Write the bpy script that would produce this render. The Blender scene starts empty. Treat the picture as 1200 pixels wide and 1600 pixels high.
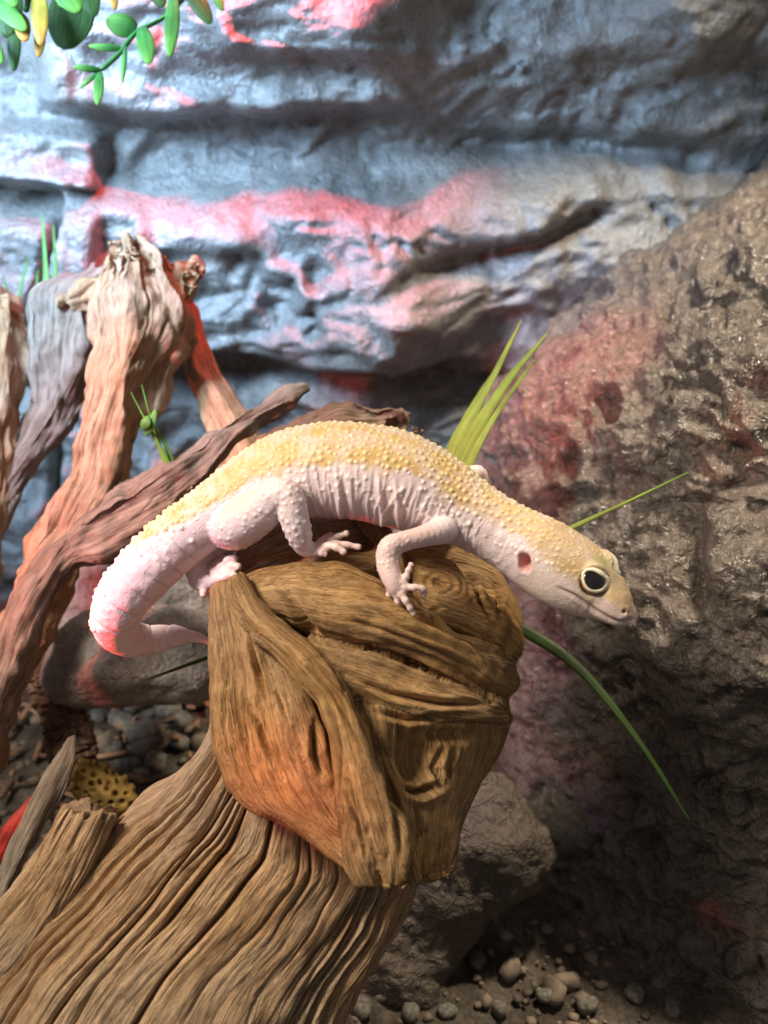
import bpy, math, random
import numpy as np
from mathutils import Vector, Matrix
from mathutils.kdtree import KDTree
from mathutils.bvhtree import BVHTree

# ------------------------------------------------------------------ camera, world, lamps
sc = bpy.context.scene
COL = sc.collection
PITCH = math.radians(25.0)
CAM = np.array([0.0, -28.0, 30.0])            # cm
FPX = 1640.0                                   # focal length in photo pixels (1200 x 1600)
FWD = np.array([0.0, math.cos(PITCH), -math.sin(PITCH)])
UPV = np.array([0.0, math.sin(PITCH), math.cos(PITCH)])
RGT = np.array([1.0, 0.0, 0.0])

cam_d = bpy.data.cameras.new('camera')
cam = bpy.data.objects.new('camera', cam_d)
COL.objects.link(cam)
cam.location = CAM * 0.01
cam.rotation_euler = (math.radians(90) - PITCH, 0, 0)
cam_d.sensor_fit = 'VERTICAL'
cam_d.sensor_height = 36.0
cam_d.lens = 36.0 * FPX / 1600.0
cam_d.clip_start = 0.01
cam_d.clip_end = 50
cam_d.dof.use_dof = True
cam_d.dof.focus_distance = 0.316
cam_d.dof.aperture_fstop = cam_d.lens / 3.0     # 3.0 mm aperture
sc.camera = cam

world = bpy.data.worlds.new('World')
sc.world = world
world.use_nodes = True
bg = world.node_tree.nodes['Background']
bg.inputs[0].default_value = (1.0, 0.94, 0.90, 1)
bg.inputs[1].default_value = 0.17

def lamp(name, kind, loc, aim, power, col, size=0.02, cone=60, blend=0.5):
    d = bpy.data.lights.new(name, kind)
    d.energy = power
    d.color = col
    if kind == 'SPOT':
        d.spot_size = math.radians(cone)
        d.spot_blend = blend
        d.shadow_soft_size = size
    elif kind == 'AREA':
        d.shape = 'DISK'
        d.size = size
    o = bpy.data.objects.new(name, d)
    COL.objects.link(o)
    o.location = Vector(loc) * 0.01
    v = Vector(aim) - Vector(loc)
    o.rotation_euler = v.to_track_quat('-Z', 'Y').to_euler()
    return o

lamp('warm_key_lamp', 'SPOT', (-33, -13, 55), (-1, -3, 10.5), 18.5, (1.0, 0.86, 0.68), 0.085, 60, 1.0)
lamp('top_lamp', 'SPOT', (17, 12, 54), (14, 12, 21), 15.0, (1.0, 0.86, 0.66), 0.020, 60, 0.9)
lamp('blue_lamp', 'SPOT', (-33, -3, 45), (-10, 27, 22.0), 58.0, (0.42, 0.67, 1.0), 0.12, 54, 1.0)
lamp('added_violet_fill', 'SPOT', (-36, -14, 34), (-8, -1.2, 14.5), 5.5, (0.72, 0.50, 1.0), 0.04, 17, 1.0)  # added fill, no real fixture: tints the gecko's tail lilac
lamp('red_heat_lamp', 'SPOT', (-34, -12, 27), (-10, 7, 15), 6.5, (1.0, 0.08, 0.05), 0.010, 35, 1.0)
lamp('added_red_low_spot', 'SPOT', (-28, -5, 10.5), (-3.8, 0.3, 14.8), 9.0, (1.0, 0.08, 0.04), 0.008, 11, 0.9)  # extra spot added to redden the foot and shelf under the belly
lamp('added_red_front_spot', 'SPOT', (-30, -22, 30), (-3.0, -6.4, 12.2), 6.0, (1.0, 0.12, 0.05), 0.008, 7.0, 1.0)  # narrow beam added to turn the knob's hanging flange orange
lamp('added_red_far_spot', 'SPOT', (-8, 12, 38), (7.5, 15, 15.5), 7.0, (1.0, 0.07, 0.045), 0.006, 26, 1.0)  # added only to redden the boulder's left shoulder
lamp('added_red_side_spot', 'SPOT', (-4, 18, 41), (-7, 27, 18), 5.5, (1.0, 0.07, 0.045), 0.006, 74, 0.8)  # another added spot, grazing the back wall to make red patches

sc.view_settings.view_transform = 'Standard'
sc.view_settings.look = 'None'
sc.view_settings.exposure = 0.0
sc.view_settings.gamma = 1.0
sc.render.engine = 'CYCLES'
sc.cycles.use_denoising = True
sc.cycles.max_bounces = 6
sc.cycles.sample_clamp_indirect = 4.0

# ------------------------------------------------------------------ maths helpers
rng = np.random.RandomState(7)
random.seed(7)
_perm = rng.permutation(256).astype(np.int32)
_perm = np.concatenate([_perm, _perm, _perm])
_gr = np.array([[1,1,0],[-1,1,0],[1,-1,0],[-1,-1,0],[1,0,1],[-1,0,1],[1,0,-1],[-1,0,-1],
                [0,1,1],[0,-1,1],[0,1,-1],[0,-1,-1],[1,1,0],[0,-1,1],[-1,1,0],[0,-1,-1]], dtype=np.float64)

def perlin(x, y, z):
    x, y, z = np.broadcast_arrays(np.asarray(x, float), np.asarray(y, float), np.asarray(z, float))
    xi = np.floor(x); yi = np.floor(y); zi = np.floor(z)
    xf = x - xi; yf = y - yi; zf = z - zi
    X = xi.astype(np.int64) & 255; Y = yi.astype(np.int64) & 255; Z = zi.astype(np.int64) & 255
    u = xf**3*(xf*(xf*6-15)+10); v = yf**3*(yf*(yf*6-15)+10); w = zf**3*(zf*(zf*6-15)+10)
    def g(dx, dy, dz):
        h = _perm[_perm[_perm[X+dx]+Y+dy]+Z+dz] & 15
        q = _gr[h]
        return q[..., 0]*(xf-dx) + q[..., 1]*(yf-dy) + q[..., 2]*(zf-dz)
    a = g(0,0,0)*(1-u)+g(1,0,0)*u; b = g(0,1,0)*(1-u)+g(1,1,0)*u
    c = g(0,0,1)*(1-u)+g(1,0,1)*u; d = g(0,1,1)*(1-u)+g(1,1,1)*u
    return (a*(1-v)+b*v)*(1-w) + (c*(1-v)+d*v)*w

def fbm(x, y, z, octv=4, gain=0.5):
    s = 0.0; a = 1.0; f = 1.0
    for k in range(octv):
        s = s + a*perlin(x*f+17.3*k, y*f+3.1*k, z*f-9.7*k); a *= gain; f *= 2.03
    return s

def ridged(x, y, z, octv=3, gain=0.5):
    s = 0.0; a = 1.0; f = 1.0
    for k in range(octv):
        s = s + a*(1-2*np.abs(perlin(x*f+7.7*k, y*f+31.1*k, z*f-5.7*k))); a *= gain; f *= 2.07
    return s

def sstep(a, b, x):
    t = np.clip((x-a)/(b-a), 0, 1)
    return t*t*(3-2*t)

def P(px, py, d):
    """photo pixel + distance along the view axis (cm) -> world point in cm"""
    px = np.asarray(px, float); py = np.asarray(py, float); d = np.asarray(d, float)
    a = (px-600)/FPX; b = (800-py)/FPX
    return CAM + d[..., None]*(FWD + a[..., None]*RGT + b[..., None]*UPV)

def proj(p):
    q = p - CAM
    d = q @ FWD
    return 600 + FPX*(q @ RGT)/d, 800 - FPX*(q @ UPV)/d, d

def unit(v):
    return v/np.maximum(np.linalg.norm(v, axis=-1, keepdims=True), 1e-9)

def spline(c, m, chord=None):
    """Catmull-Rom through rows of c, m samples evenly spaced by chord length"""
    c = np.asarray(c, float)
    n = len(c)
    ref = c if chord is None else np.asarray(chord, float)
    seg = np.maximum(np.linalg.norm(np.diff(ref, axis=0), axis=1), 1e-6)
    t = np.concatenate([[0], np.cumsum(seg)])
    q = np.linspace(0, t[-1], m)
    i = np.clip(np.searchsorted(t, q, side='right')-1, 0, n-2)
    mt = np.zeros_like(c)
    mt[1:-1] = (c[2:]-c[:-2])/(t[2:]-t[:-2])[:, None]
    mt[0] = (c[1]-c[0])/(t[1]-t[0]); mt[-1] = (c[-1]-c[-2])/(t[-1]-t[-2])
    h = (t[i+1]-t[i])[:, None]; s = ((q-t[i])[:, None])/h
    return ((2*s**3-3*s**2+1)*c[i] + (s**3-2*s**2+s)*h*mt[i] + (-2*s**3+3*s**2)*c[i+1] + (s**3-s**2)*h*mt[i+1])

def polycrack(px, py, poly):
    """distance to the line and a taper that closes the crack at both ends"""
    L = [math.hypot(b[0]-a[0], b[1]-a[1]) for a, b in zip(poly[:-1], poly[1:])]
    tot = sum(L); acc = 0.0
    best = np.full(px.shape, 1e9); tp = np.zeros(px.shape)
    for (x0, y0), (x1, y1), l in zip(poly[:-1], poly[1:], L):
        dx, dy = x1-x0, y1-y0
        t = np.clip(((px-x0)*dx+(py-y0)*dy)/(dx*dx+dy*dy+1e-9), 0, 1)
        d = np.hypot(px-x0-t*dx, py-y0-t*dy)
        m = d < best
        tp = np.where(m, (acc+t*l)/tot, tp); best = np.minimum(best, d); acc += l
    return best, np.sin(np.pi*np.clip(tp, 0.02, 0.98))**0.7

def polydist(px, py, poly):
    best = np.full(px.shape, 1e9)
    for (x0, y0), (x1, y1) in zip(poly[:-1], poly[1:]):
        dx, dy = x1-x0, y1-y0
        t = np.clip(((px-x0)*dx+(py-y0)*dy)/(dx*dx+dy*dy+1e-9), 0, 1)
        best = np.minimum(best, np.hypot(px-x0-t*dx, py-y0-t*dy))
    return best

# ------------------------------------------------------------------ mesh helpers
def make_mesh(name, v_cm, quads, attrs=None, smooth=True, tris=None):
    me = bpy.data.meshes.new(name)
    v = np.asarray(v_cm, np.float32)*0.01
    q = np.asarray(quads, np.int32).reshape(-1, 4) if quads is not None and len(quads) else np.zeros((0, 4), np.int32)
    t = np.asarray(tris, np.int32).reshape(-1, 3) if tris is not None and len(tris) else np.zeros((0, 3), np.int32)
    nl = q.size + t.size
    me.vertices.add(len(v)); me.vertices.foreach_set('co', v.ravel())
    me.loops.add(nl); me.loops.foreach_set('vertex_index', np.concatenate([q.ravel(), t.ravel()]).astype(np.int32))
    npoly = len(q)+len(t)
    me.polygons.add(npoly)
    st = np.concatenate([np.arange(len(q))*4, len(q)*4+np.arange(len(t))*3]).astype(np.int32)
    me.polygons.foreach_set('loop_start', st)
    me.update(calc_edges=True)
    me.validate()
    if smooth:
        me.polygons.foreach_set('use_smooth', np.ones(len(me.polygons), bool))
    for k, a in (attrs or {}).items():
        a = np.asarray(a, np.float32)
        if a.ndim == 1:
            at = me.attributes.new(k, 'FLOAT', 'POINT'); at.data.foreach_set('value', a)
        elif a.shape[1] == 3:
            at = me.attributes.new(k, 'FLOAT_VECTOR', 'POINT'); at.data.foreach_set('vector', a.ravel())
        else:
            at = me.attributes.new(k, 'FLOAT_COLOR', 'POINT'); at.data.foreach_set('color', a.ravel())
    return me

def grid_quads(nu, nv, wrap):
    i = np.arange(nu-1)[:, None]; j = np.arange(nv if wrap else nv-1)[None, :]
    j1 = (j+1) % nv
    return np.stack([i*nv+j, i*nv+j1, (i+1)*nv+j1, (i+1)*nv+j], -1).reshape(-1, 4)

def grid_normals(p, wrap):
    du = np.gradient(p, axis=0)
    if wrap:
        dv = np.roll(p, -1, 1)-np.roll(p, 1, 1)
    else:
        dv = np.gradient(p, axis=1)
    return unit(np.cross(du, dv))

def link(name, me, mat=None, parent=None):
    o = bpy.data.objects.new(name, me)
    COL.objects.link(o)
    if mat is not None and me is not None:
        me.materials.clear(); me.materials.append(mat)
    if parent is not None:
        o.parent = parent
        o.matrix_parent_inverse = parent.matrix_world.inverted()
    return o

def thing(name, label, cat, at_cm, group=None):
    o = bpy.data.objects.new(name, None)
    COL.objects.link(o)
    o.empty_display_size = 0.01
    o.location = Vector(at_cm)*0.01
    o['label'] = label; o['category'] = cat
    if group: o['group'] = group
    bpy.context.view_layer.update()
    return o

def tag(o, label, cat, group=None):
    o['label'] = label; o['category'] = cat
    if group: o['group'] = group
    return o

def struct(o):
    o['kind'] = 'structure'
    return o

def ribbon(st, nu, nv, disp=None, p=1.0, ends=(0.04, 0.04), seed=0.0, front=0.5, ragged=0.0, facet=0):
    """closed loft; station = (Lx,Ly,Ld, Rx,Ry,Rd, front cm, back cm). Returns verts, quads, grain coords."""
    st = np.asarray(st, float)
    L = P(st[:, 0], st[:, 1], st[:, 2]); R = P(st[:, 3], st[:, 4], st[:, 5])
    allc = np.concatenate([L, R, st[:, 6:8]], 1)
    s = spline(allc, nu, chord=(L+R)/2)
    L, R, f, b = s[:, :3], s[:, 3:6], s[:, 6], s[:, 7]
    C = (L+R)/2; H = (R-L)/2
    T = unit(np.gradient(C, axis=0))
    n = np.cross(T, H)
    n = unit(n)
    toward = unit(CAM-C)
    sg = np.sign((n*toward).sum(1)); sg[sg == 0] = 1
    flip = np.median(sg)
    n = n*flip
    x = np.linspace(0, 1, nu)
    e = np.ones(nu)
    if ends[0] > 0:
        q = np.clip(x/ends[0], 0, 1); e *= np.sqrt(np.maximum(1-(1-q)**2, 0.0004))
    if ends[1] > 0:
        q = np.clip((1-x)/ends[1], 0, 1); e *= np.sqrt(np.maximum(1-(1-q)**2, 0.0004))
    if front == 0.5:
        t = np.linspace(0, 2*np.pi, nv, endpoint=False)
    else:
        nf = int(nv*front); k = np.linspace(0, 1, nf, endpoint=False)
        t = np.concatenate([0.35*np.pi*k + 0.65*np.arccos(1-2*k), np.pi+np.linspace(0, np.pi, nv-nf, endpoint=False)])
    ct, stn = np.cos(t), np.sin(t)
    cp = np.sign(ct)*np.abs(ct)**p; sp = np.sign(stn)*np.abs(stn)**p
    th = np.where(stn[None, :] > 0, f[:, None], b[:, None])
    if facet:
        tw = t[None, :] + 0.4*np.sin(x*3.1+seed)[:, None] + 0.35*perlin(x*6+seed, 0*x+.5, 0*x+seed)[:, None]
        a_ = np.mod(tw, 2*np.pi/facet)-np.pi/facet
        rho = 1.12*math.cos(np.pi/facet)/np.cos(a_)
        rho = rho*(1+0.10*perlin(np.cos(t)[None, :]*1.5+seed, np.sin(t)[None, :]*1.5, x[:, None]*7))
    else:
        rho = np.ones((nu, len(t)))
    pos = C[:, None, :] + (H*e[:, None])[:, None, :]*(cp[None, :]*rho)[..., None] + n[:, None, :]*(th*sp[None, :]*rho*e[:, None])[..., None]
    U = np.concatenate([[0], np.cumsum(np.linalg.norm(np.diff(C, axis=0), axis=1))])
    if ragged:
        rg = perlin(ct*5+seed, stn*3, 0*ct+1.5)+0.6*perlin(ct*14+seed, stn*8, 0*ct+4.5)
        pos = pos + T[:, None, :]*(ragged*rg[None, :]*sstep(0.80, 1.0, x)[:, None])[..., None]
    W = np.mean(np.linalg.norm(H, axis=1))*0.6 + 0.4*np.mean(f)
    gx = np.broadcast_to(ct[None, :]*W, (nu, nv)) + seed*3.7
    gy = np.broadcast_to(stn[None, :]*W, (nu, nv)) + seed*1.3
    gu = np.broadcast_to(U[:, None], (nu, nv)) + seed*5.1
    N = grid_normals(pos, True)
    # outward orientation
    out = ((pos-C[:, None, :])*N).sum(-1)
    if np.median(out) < 0: N = -N; inv = True
    else: inv = False
    if disp is not None:
        hgt = disp(gx, gy, gu, pos, e[:, None]*np.ones((1, nv)))
        pos = pos + N*hgt[..., None]
    q = grid_quads(nu, nv, True)
    if inv: q = q[:, ::-1]
    # caps
    v = pos.reshape(-1, 3)
    g = np.stack([gx, gy, gu], -1).reshape(-1, 3)
    c0, c1 = len(v), len(v)+1
    v = np.concatenate([v, pos[0].mean(0)[None], pos[-1].mean(0)[None]])
    g = np.concatenate([g, g[:1], g[-1:]])
    j = np.arange(nv); j1 = (j+1) % nv
    t0 = np.stack([np.full(nv, c0), j1, j], 1); t1 = np.stack([np.full(nv, c1), (nu-1)*nv+j, (nu-1)*nv+j1], 1)
    tr = np.concatenate([t0, t1])
    if inv: tr = tr[:, ::-1]
    return v, q, g, tr

def ribbon_obj(name, st, nu, nv, mat, parent=None, **kw):
    v, q, g, tr = ribbon(st, nu, nv, **kw)
    return link(name, make_mesh(name, v, q, {'g': g}, tris=tr), mat, parent)

def wood_disp(groove=0.12, gfreq=1.1, fine=0.02, lump=0.12, lumpf=0.45, corr=0.0, cfreq=1.0, twist=0.0, carve=None):
    def f(gx, gy, gu, pos, e):
        wx = perlin(gx*0.5, gy*0.5, gu*0.22)*0.55
        wy = perlin(gx*0.5+9, gy*0.5, gu*0.22+4)*0.55
        x = gx+wx; y = gy+wy; u = gu
        h = lump*fbm(pos[..., 0]*lumpf, pos[..., 1]*lumpf, pos[..., 2]*lumpf, 3)
        a = perlin(x*gfreq, y*gfreq, u*0.09)
        m = sstep(-0.15, 0.25, perlin(gx*0.6+5, gy*0.6, gu*0.18+8))
        h = h - groove*np.exp(-(a/0.055)**2)*(0.25+0.75*m)
        a2 = perlin(x*gfreq*2.7+3, y*gfreq*2.7, u*0.22)
        h = h - 0.45*groove*np.exp(-(a2/0.06)**2)*sstep(-0.1, 0.3, perlin(gx*1.3, gy*1.3+7, gu*0.35))
        if corr:
            c = perlin(x*cfreq+40, y*cfreq, u*0.035+2)
            h = h + corr*(np.sqrt(np.abs(c)+0.002)*1.6-0.75)
        h = h + fine*(perlin(x*5.5, y*5.5, u*0.5) + 0.7*perlin(x*12, y*12, u*1.1+3))
        h = h*np.clip(e*1.3, 0, 1)
        if carve is not None:
            px, py, d = proj(pos.reshape(-1, 3))
            h = h + carve(px.reshape(gx.shape), py.reshape(gx.shape))
        return h
    return f

# ------------------------------------------------------------------ materials
def newmat(name):
    m = bpy.data.materials.new(name)
    m.use_nodes = True
    nt = m.node_tree
    b = nt.nodes['Principled BSDF']
    return m, nt, b

def ramp(nt, stops, fac):
    r = nt.nodes.new('ShaderNodeValToRGB')
    els = r.color_ramp.elements
    els[0].position, els[0].color = stops[0][0], (*stops[0][1], 1)
    els[1].position, els[1].color = stops[-1][0], (*stops[-1][1], 1)
    for pos, c in stops[1:-1]:
        e = els.new(pos); e.color = (*c, 1)
    nt.links.new(fac, r.inputs[0])
    return r.outputs[0]

def noise(nt, vec, scale, detail=4, rough=0.55, dist=0.0):
    n = nt.nodes.new('ShaderNodeTexNoise')
    n.inputs['Scale'].default_value = scale
    n.inputs['Detail'].default_value = detail
    n.inputs['Roughness'].default_value = rough
    n.inputs['Distortion'].default_value = dist
    nt.links.new(vec, n.inputs['Vector'])
    return n.outputs['Fac']

def mapping(nt, vec, scale, loc=(0, 0, 0)):
    m = nt.nodes.new('ShaderNodeMapping')
    m.inputs['Scale'].default_value = scale
    m.inputs['Location'].default_value = loc
    nt.links.new(vec, m.inputs['Vector'])
    return m.outputs[0]

def mix(nt, a, b, fac, mode='MIX'):
    m = nt.nodes.new('ShaderNodeMix'); m.data_type = 'RGBA'; m.blend_type = mode
    for s, v in ((m.inputs[0], fac), (m.inputs[6], a), (m.inputs[7], b)):
        if hasattr(v, 'is_output'): nt.links.new(v, s)
        elif isinstance(v, (int, float)): s.default_value = v
        else: s.default_value = (*v, 1)
    return m.outputs[2]

def math_node(nt, op, a, b=0.0, c=None):
    m = nt.nodes.new('ShaderNodeMath'); m.operation = op
    for k, v in enumerate((a, b) if c is None else (a, b, c)):
        if hasattr(v, 'is_output'): nt.links.new(v, m.inputs[k])
        else: m.inputs[k].default_value = v
    return m.outputs[0]

def bump(nt, h, strength, dist, normal=None):
    b = nt.nodes.new('ShaderNodeBump')
    b.inputs['Strength'].default_value = strength
    b.inputs['Distance'].default_value = dist
    nt.links.new(h, b.inputs['Height'])
    if normal is not None: nt.links.new(normal, b.inputs['Normal'])
    return b.outputs[0]

def attr(nt, name, out='Vector'):
    a = nt.nodes.new('ShaderNodeAttribute'); a.attribute_name = name
    return a.outputs[out]

def wood_mat(name, dark, mid, light, grey, greyamt=0.35, rough=0.8, bs=0.8, stk=0.8, ff=1.0):
    m, nt, b = newmat(name)
    g = attr(nt, 'g')
    s1 = noise(nt, mapping(nt, g, (2.2, 2.2, 0.16)), 1.0, 5, 0.6, 0.3)
    s2 = noise(nt, mapping(nt, g, (8*ff, 8*ff, 0.36*ff)), 1.0, 4, 0.65, 0.25)
    s3 = noise(nt, mapping(nt, g, (22*ff, 22*ff, 0.9*ff)), 1.0, 4, 0.7, 0.1)
    s4 = noise(nt, mapping(nt, g, (5*ff, 5*ff, 0.2*ff), (9, 4, 1)), 1.0, 5, 0.7, 0.4)
    big = noise(nt, mapping(nt, g, (0.55, 0.55, 0.22), (3, 1, 2)), 1.0, 4, 0.55)
    spot = noise(nt, mapping(nt, g, (3.0, 3.0, 2.0), (3, 7, 2)), 1.0, 5, 0.7)
    base = ramp(nt, [(0.28, dark), (0.5, mid), (0.72, light)], s1)
    base = mix(nt, base, ramp(nt, [(0.36, dark), (0.5, mid), (0.66, light)], s2), 0.5)
    gm = math_node(nt, 'MULTIPLY', ramp(nt, [(0.42, (0, 0, 0)), (0.62, (1, 1, 1))], big), greyamt)
    base = mix(nt, base, grey, gm)
    fibre = ramp(nt, [(0.34, (0.42, 0.37, 0.33)), (0.50, (1, 1, 1)), (0.70, (1.12, 1.1, 1.06))], s3)
    base = mix(nt, base, fibre, 0.85, 'MULTIPLY')
    streak = ramp(nt, [(0.33, (0.30, 0.24, 0.20)), (0.42, (1, 1, 1))], s4)
    base = mix(nt, base, streak, stk, 'MULTIPLY')
    base = mix(nt, base, ramp(nt, [(0.35, (0.62, 0.58, 0.55)), (0.55, (1, 1, 1))], spot), 0.6, 'MULTIPLY')
    nt.links.new(base, b.inputs['Base Color'])
    b.inputs['Roughness'].default_value = rough
    b.inputs['Specular IOR Level'].default_value = 0.2
    n0 = bump(nt, s4, bs*0.8, 0.0016)
    n1 = bump(nt, s2, bs, 0.0012, n0)
    n2 = bump(nt, s3, bs, 0.0008, n1)
    n3 = bump(nt, spot, bs*0.5, 0.0008, n2)
    nt.links.new(n3, b.inputs['Normal'])
    return m

WOOD = wood_mat('driftwood_tan', (0.22, 0.125, 0.060), (0.48, 0.30, 0.16), (0.62, 0.44, 0.27), (0.48, 0.39, 0.285), 0.5, ff=1.25)
WOOD_KNOB = wood_mat('driftwood_honey', (0.21, 0.10, 0.034), (0.48, 0.275, 0.105), (0.61, 0.40, 0.185), (0.47, 0.345, 0.205), 0.35, stk=.6, ff=1.55, bs=.9)
WOOD_GREY = wood_mat('driftwood_grey', (0.10, 0.072, 0.05), (0.26, 0.20, 0.155), (0.42, 0.35, 0.28), (0.35, 0.31, 0.27), 0.6, bs=.5, stk=.35)
WOOD_PALE = wood_mat('driftwood_pale', (0.24, 0.12, 0.060), (0.47, 0.29, 0.16), (0.60, 0.42, 0.27), (0.46, 0.37, 0.29), 0.4, bs=.5, stk=.3)
BARK = wood_mat('bark_brown', (0.07, 0.035, 0.02), (0.20, 0.11, 0.07), (0.36, 0.23, 0.15), (0.25, 0.20, 0.16), 0.3)

def rock_mat(name, stops, rough=(0.3, 0.6), bs=0.6, coat=0.0, grit_amt=0.8, tint=None):
    m, nt, b = newmat(name)
    tc = nt.nodes.new('ShaderNodeTexCoord')
    v = mapping(nt, tc.outputs['Object'], (100, 100, 100))
    n1 = noise(nt, mapping(nt, v, (0.10, 0.10, 0.2)), 1.0, 3, 0.5, 0.3)
    n2 = noise(nt, v, 1.2, 6, 0.65, 0.3)
    n3 = noise(nt, v, 6.0, 5, 0.7)
    n4 = noise(nt, v, 16.0, 3, 0.6)
    f = math_node(nt, 'ADD', math_node(nt, 'MULTIPLY', n1, 0.6), math_node(nt, 'MULTIPLY', n2, 0.4))
    base = ramp(nt, stops, f)
    grit = ramp(nt, [(0.30, (0.45, 0.43, 0.42)), (0.55, (1, 1, 1)), (0.72, (1.2, 1.18, 1.1))], n3)
    base = mix(nt, base, grit, grit_amt, 'MULTIPLY')
    b.inputs['Coat Weight'].default_value = coat
    b.inputs['Coat Roughness'].default_value = 0.16
    if tint:
        tm = ramp(nt, [(0.48, (0, 0, 0)), (0.62, (1, 1, 1))], noise(nt, mapping(nt, v, (0.14, 0.14, 0.14), (4, 2, 9)), 1.0, 4, 0.6))
        base = mix(nt, base, tint, math_node(nt, 'MULTIPLY', tm, 0.35))
    nt.links.new(base, b.inputs['Base Color'])
    r = nt.nodes.new('ShaderNodeMapRange')
    r.inputs[1].default_value = 0.3; r.inputs[2].default_value = 0.7
    r.inputs[3].default_value = rough[0]; r.inputs[4].default_value = rough[1]
    nt.links.new(n2, r.inputs[0]); nt.links.new(r.outputs[0], b.inputs['Roughness'])
    b.inputs['Specular IOR Level'].default_value = 0.8
    n5 = noise(nt, mapping(nt, v, (1, 1, 1), (5, 5, 5)), 1.5, 3, 0.55, 1.4)
    wr = math_node(nt, 'ABSOLUTE', math_node(nt, 'SUBTRACT', n5, 0.5))
    h1 = bump(nt, n2, 0.5, 0.004)
    h1b = bump(nt, wr, bs*0.95, 0.010, h1)
    h2 = bump(nt, n3, bs*0.8, 0.0016, h1b)
    h3 = bump(nt, n4, bs*0.6, 0.0006, h2)
    nt.links.new(h3, b.inputs['Normal'])
    nt.links.new(h3, b.inputs['Coat Normal'])
    return m

ROCK = rock_mat('moulded_rock_grey', [(0.25, (0.10, 0.095, 0.09)), (0.45, (0.20, 0.19, 0.175)), (0.55, (0.27, 0.26, 0.245)), (0.75, (0.36, 0.345, 0.32))], (0.18, 0.40), 0.4, coat=0.4, grit_amt=0.6, tint=(0.26, 0.21, 0.17))
BOULDER = rock_mat('moulded_rock_brown', [(0.25, (0.085, 0.065, 0.050)), (0.5, (0.145, 0.115, 0.090)), (0.75, (0.21, 0.175, 0.14))], (0.12, 0.32), 1.0, coat=1.0, grit_amt=0.35, tint=(0.16, 0.10, 0.078))
ROCK_LOW = rock_mat('low_rock_brown', [(0.30, (0.055, 0.04, 0.028)), (0.5, (0.115, 0.085, 0.06)), (0.70, (0.165, 0.13, 0.095))], (0.5, 0.75), 0.6)
STONE = rock_mat('stone_buff', [(0.30, (0.22, 0.18, 0.15)), (0.5, (0.38, 0.33, 0.29)), (0.70, (0.50, 0.45, 0.40))], (0.5, 0.75), 0.5)

def simple_mat(name, col, rough=0.5, var=0.3, scale=1.5, sss=0.0, trans=0.0, spec=0.4, tip=None):
    m, nt, b = newmat(name)
    tc = nt.nodes.new('ShaderNodeTexCoord')
    v = mapping(nt, tc.outputs['Object'], (100, 100, 100))
    n = noise(nt, v, scale, 4, 0.6)
    lo = tuple(c*(1-var) for c in col); hi = tuple(min(1, c*(1+var)) for c in col)
    base = ramp(nt, [(0.35, lo), (0.65, hi)], n)
    if tip:
        ga = attr(nt, 'tipf', 'Fac')
        base = mix(nt, base, tip, ga)
    nt.links.new(base, b.inputs['Base Color'])
    b.inputs['Roughness'].default_value = rough
    b.inputs['Specular IOR Level'].default_value = spec
    if sss:
        b.inputs['Subsurface Weight'].default_value = sss
        b.inputs['Subsurface Radius'].default_value = (0.6, 1.0, 0.2)
        b.inputs['Subsurface Scale'].default_value = 0.002
    nn = bump(nt, noise(nt, v, scale*9, 3, 0.6), 0.25, 0.0005)
    nt.links.new(nn, b.inputs['Normal'])
    return m

# ------------------------------------------------------------------ ground
def gz(x, y):
    return -3.0*sstep(-5.0, 1.0, np.asarray(x, float))

def build_ground():
    nx, ny = 180, 130
    X, Y = np.meshgrid(np.linspace(-46, 46, nx), np.linspace(-26, 31, ny), indexing='ij')
    Z = gz(X, Y) + 0.5*fbm(X*0.12, Y*0.12, 0*X+2, 3) + 0.22*fbm(X*0.9, Y*0.9, 0*X+5, 3)
    p = np.stack([X, Y, Z], -1)
    m, nt, b = newmat('soil')
    tc = nt.nodes.new('ShaderNodeTexCoord')
    v = mapping(nt, tc.outputs['Object'], (100, 100, 100))
    n1 = noise(nt, v, 0.8, 5, 0.65); n2 = noise(nt, v, 5, 4, 0.7)
    c = ramp(nt, [(0.3, (0.045, 0.032, 0.022)), (0.5, (0.12, 0.095, 0.07)), (0.7, (0.23, 0.19, 0.15))], n1)
    c = mix(nt, c, ramp(nt, [(0.35, (0.4, 0.38, 0.36)), (0.6, (1, 1, 1))], n2), 0.8, 'MULTIPLY')
    nt.links.new(c, b.inputs['Base Color']); b.inputs['Roughness'].default_value = 0.85
    nt.links.new(bump(nt, n2, 0.8, 0.003), b.inputs['Normal'])
    o = link('ground', make_mesh('ground', p.reshape(-1, 3), grid_quads(nx, ny, False)), m)
    struct(o)
build_ground()

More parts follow.
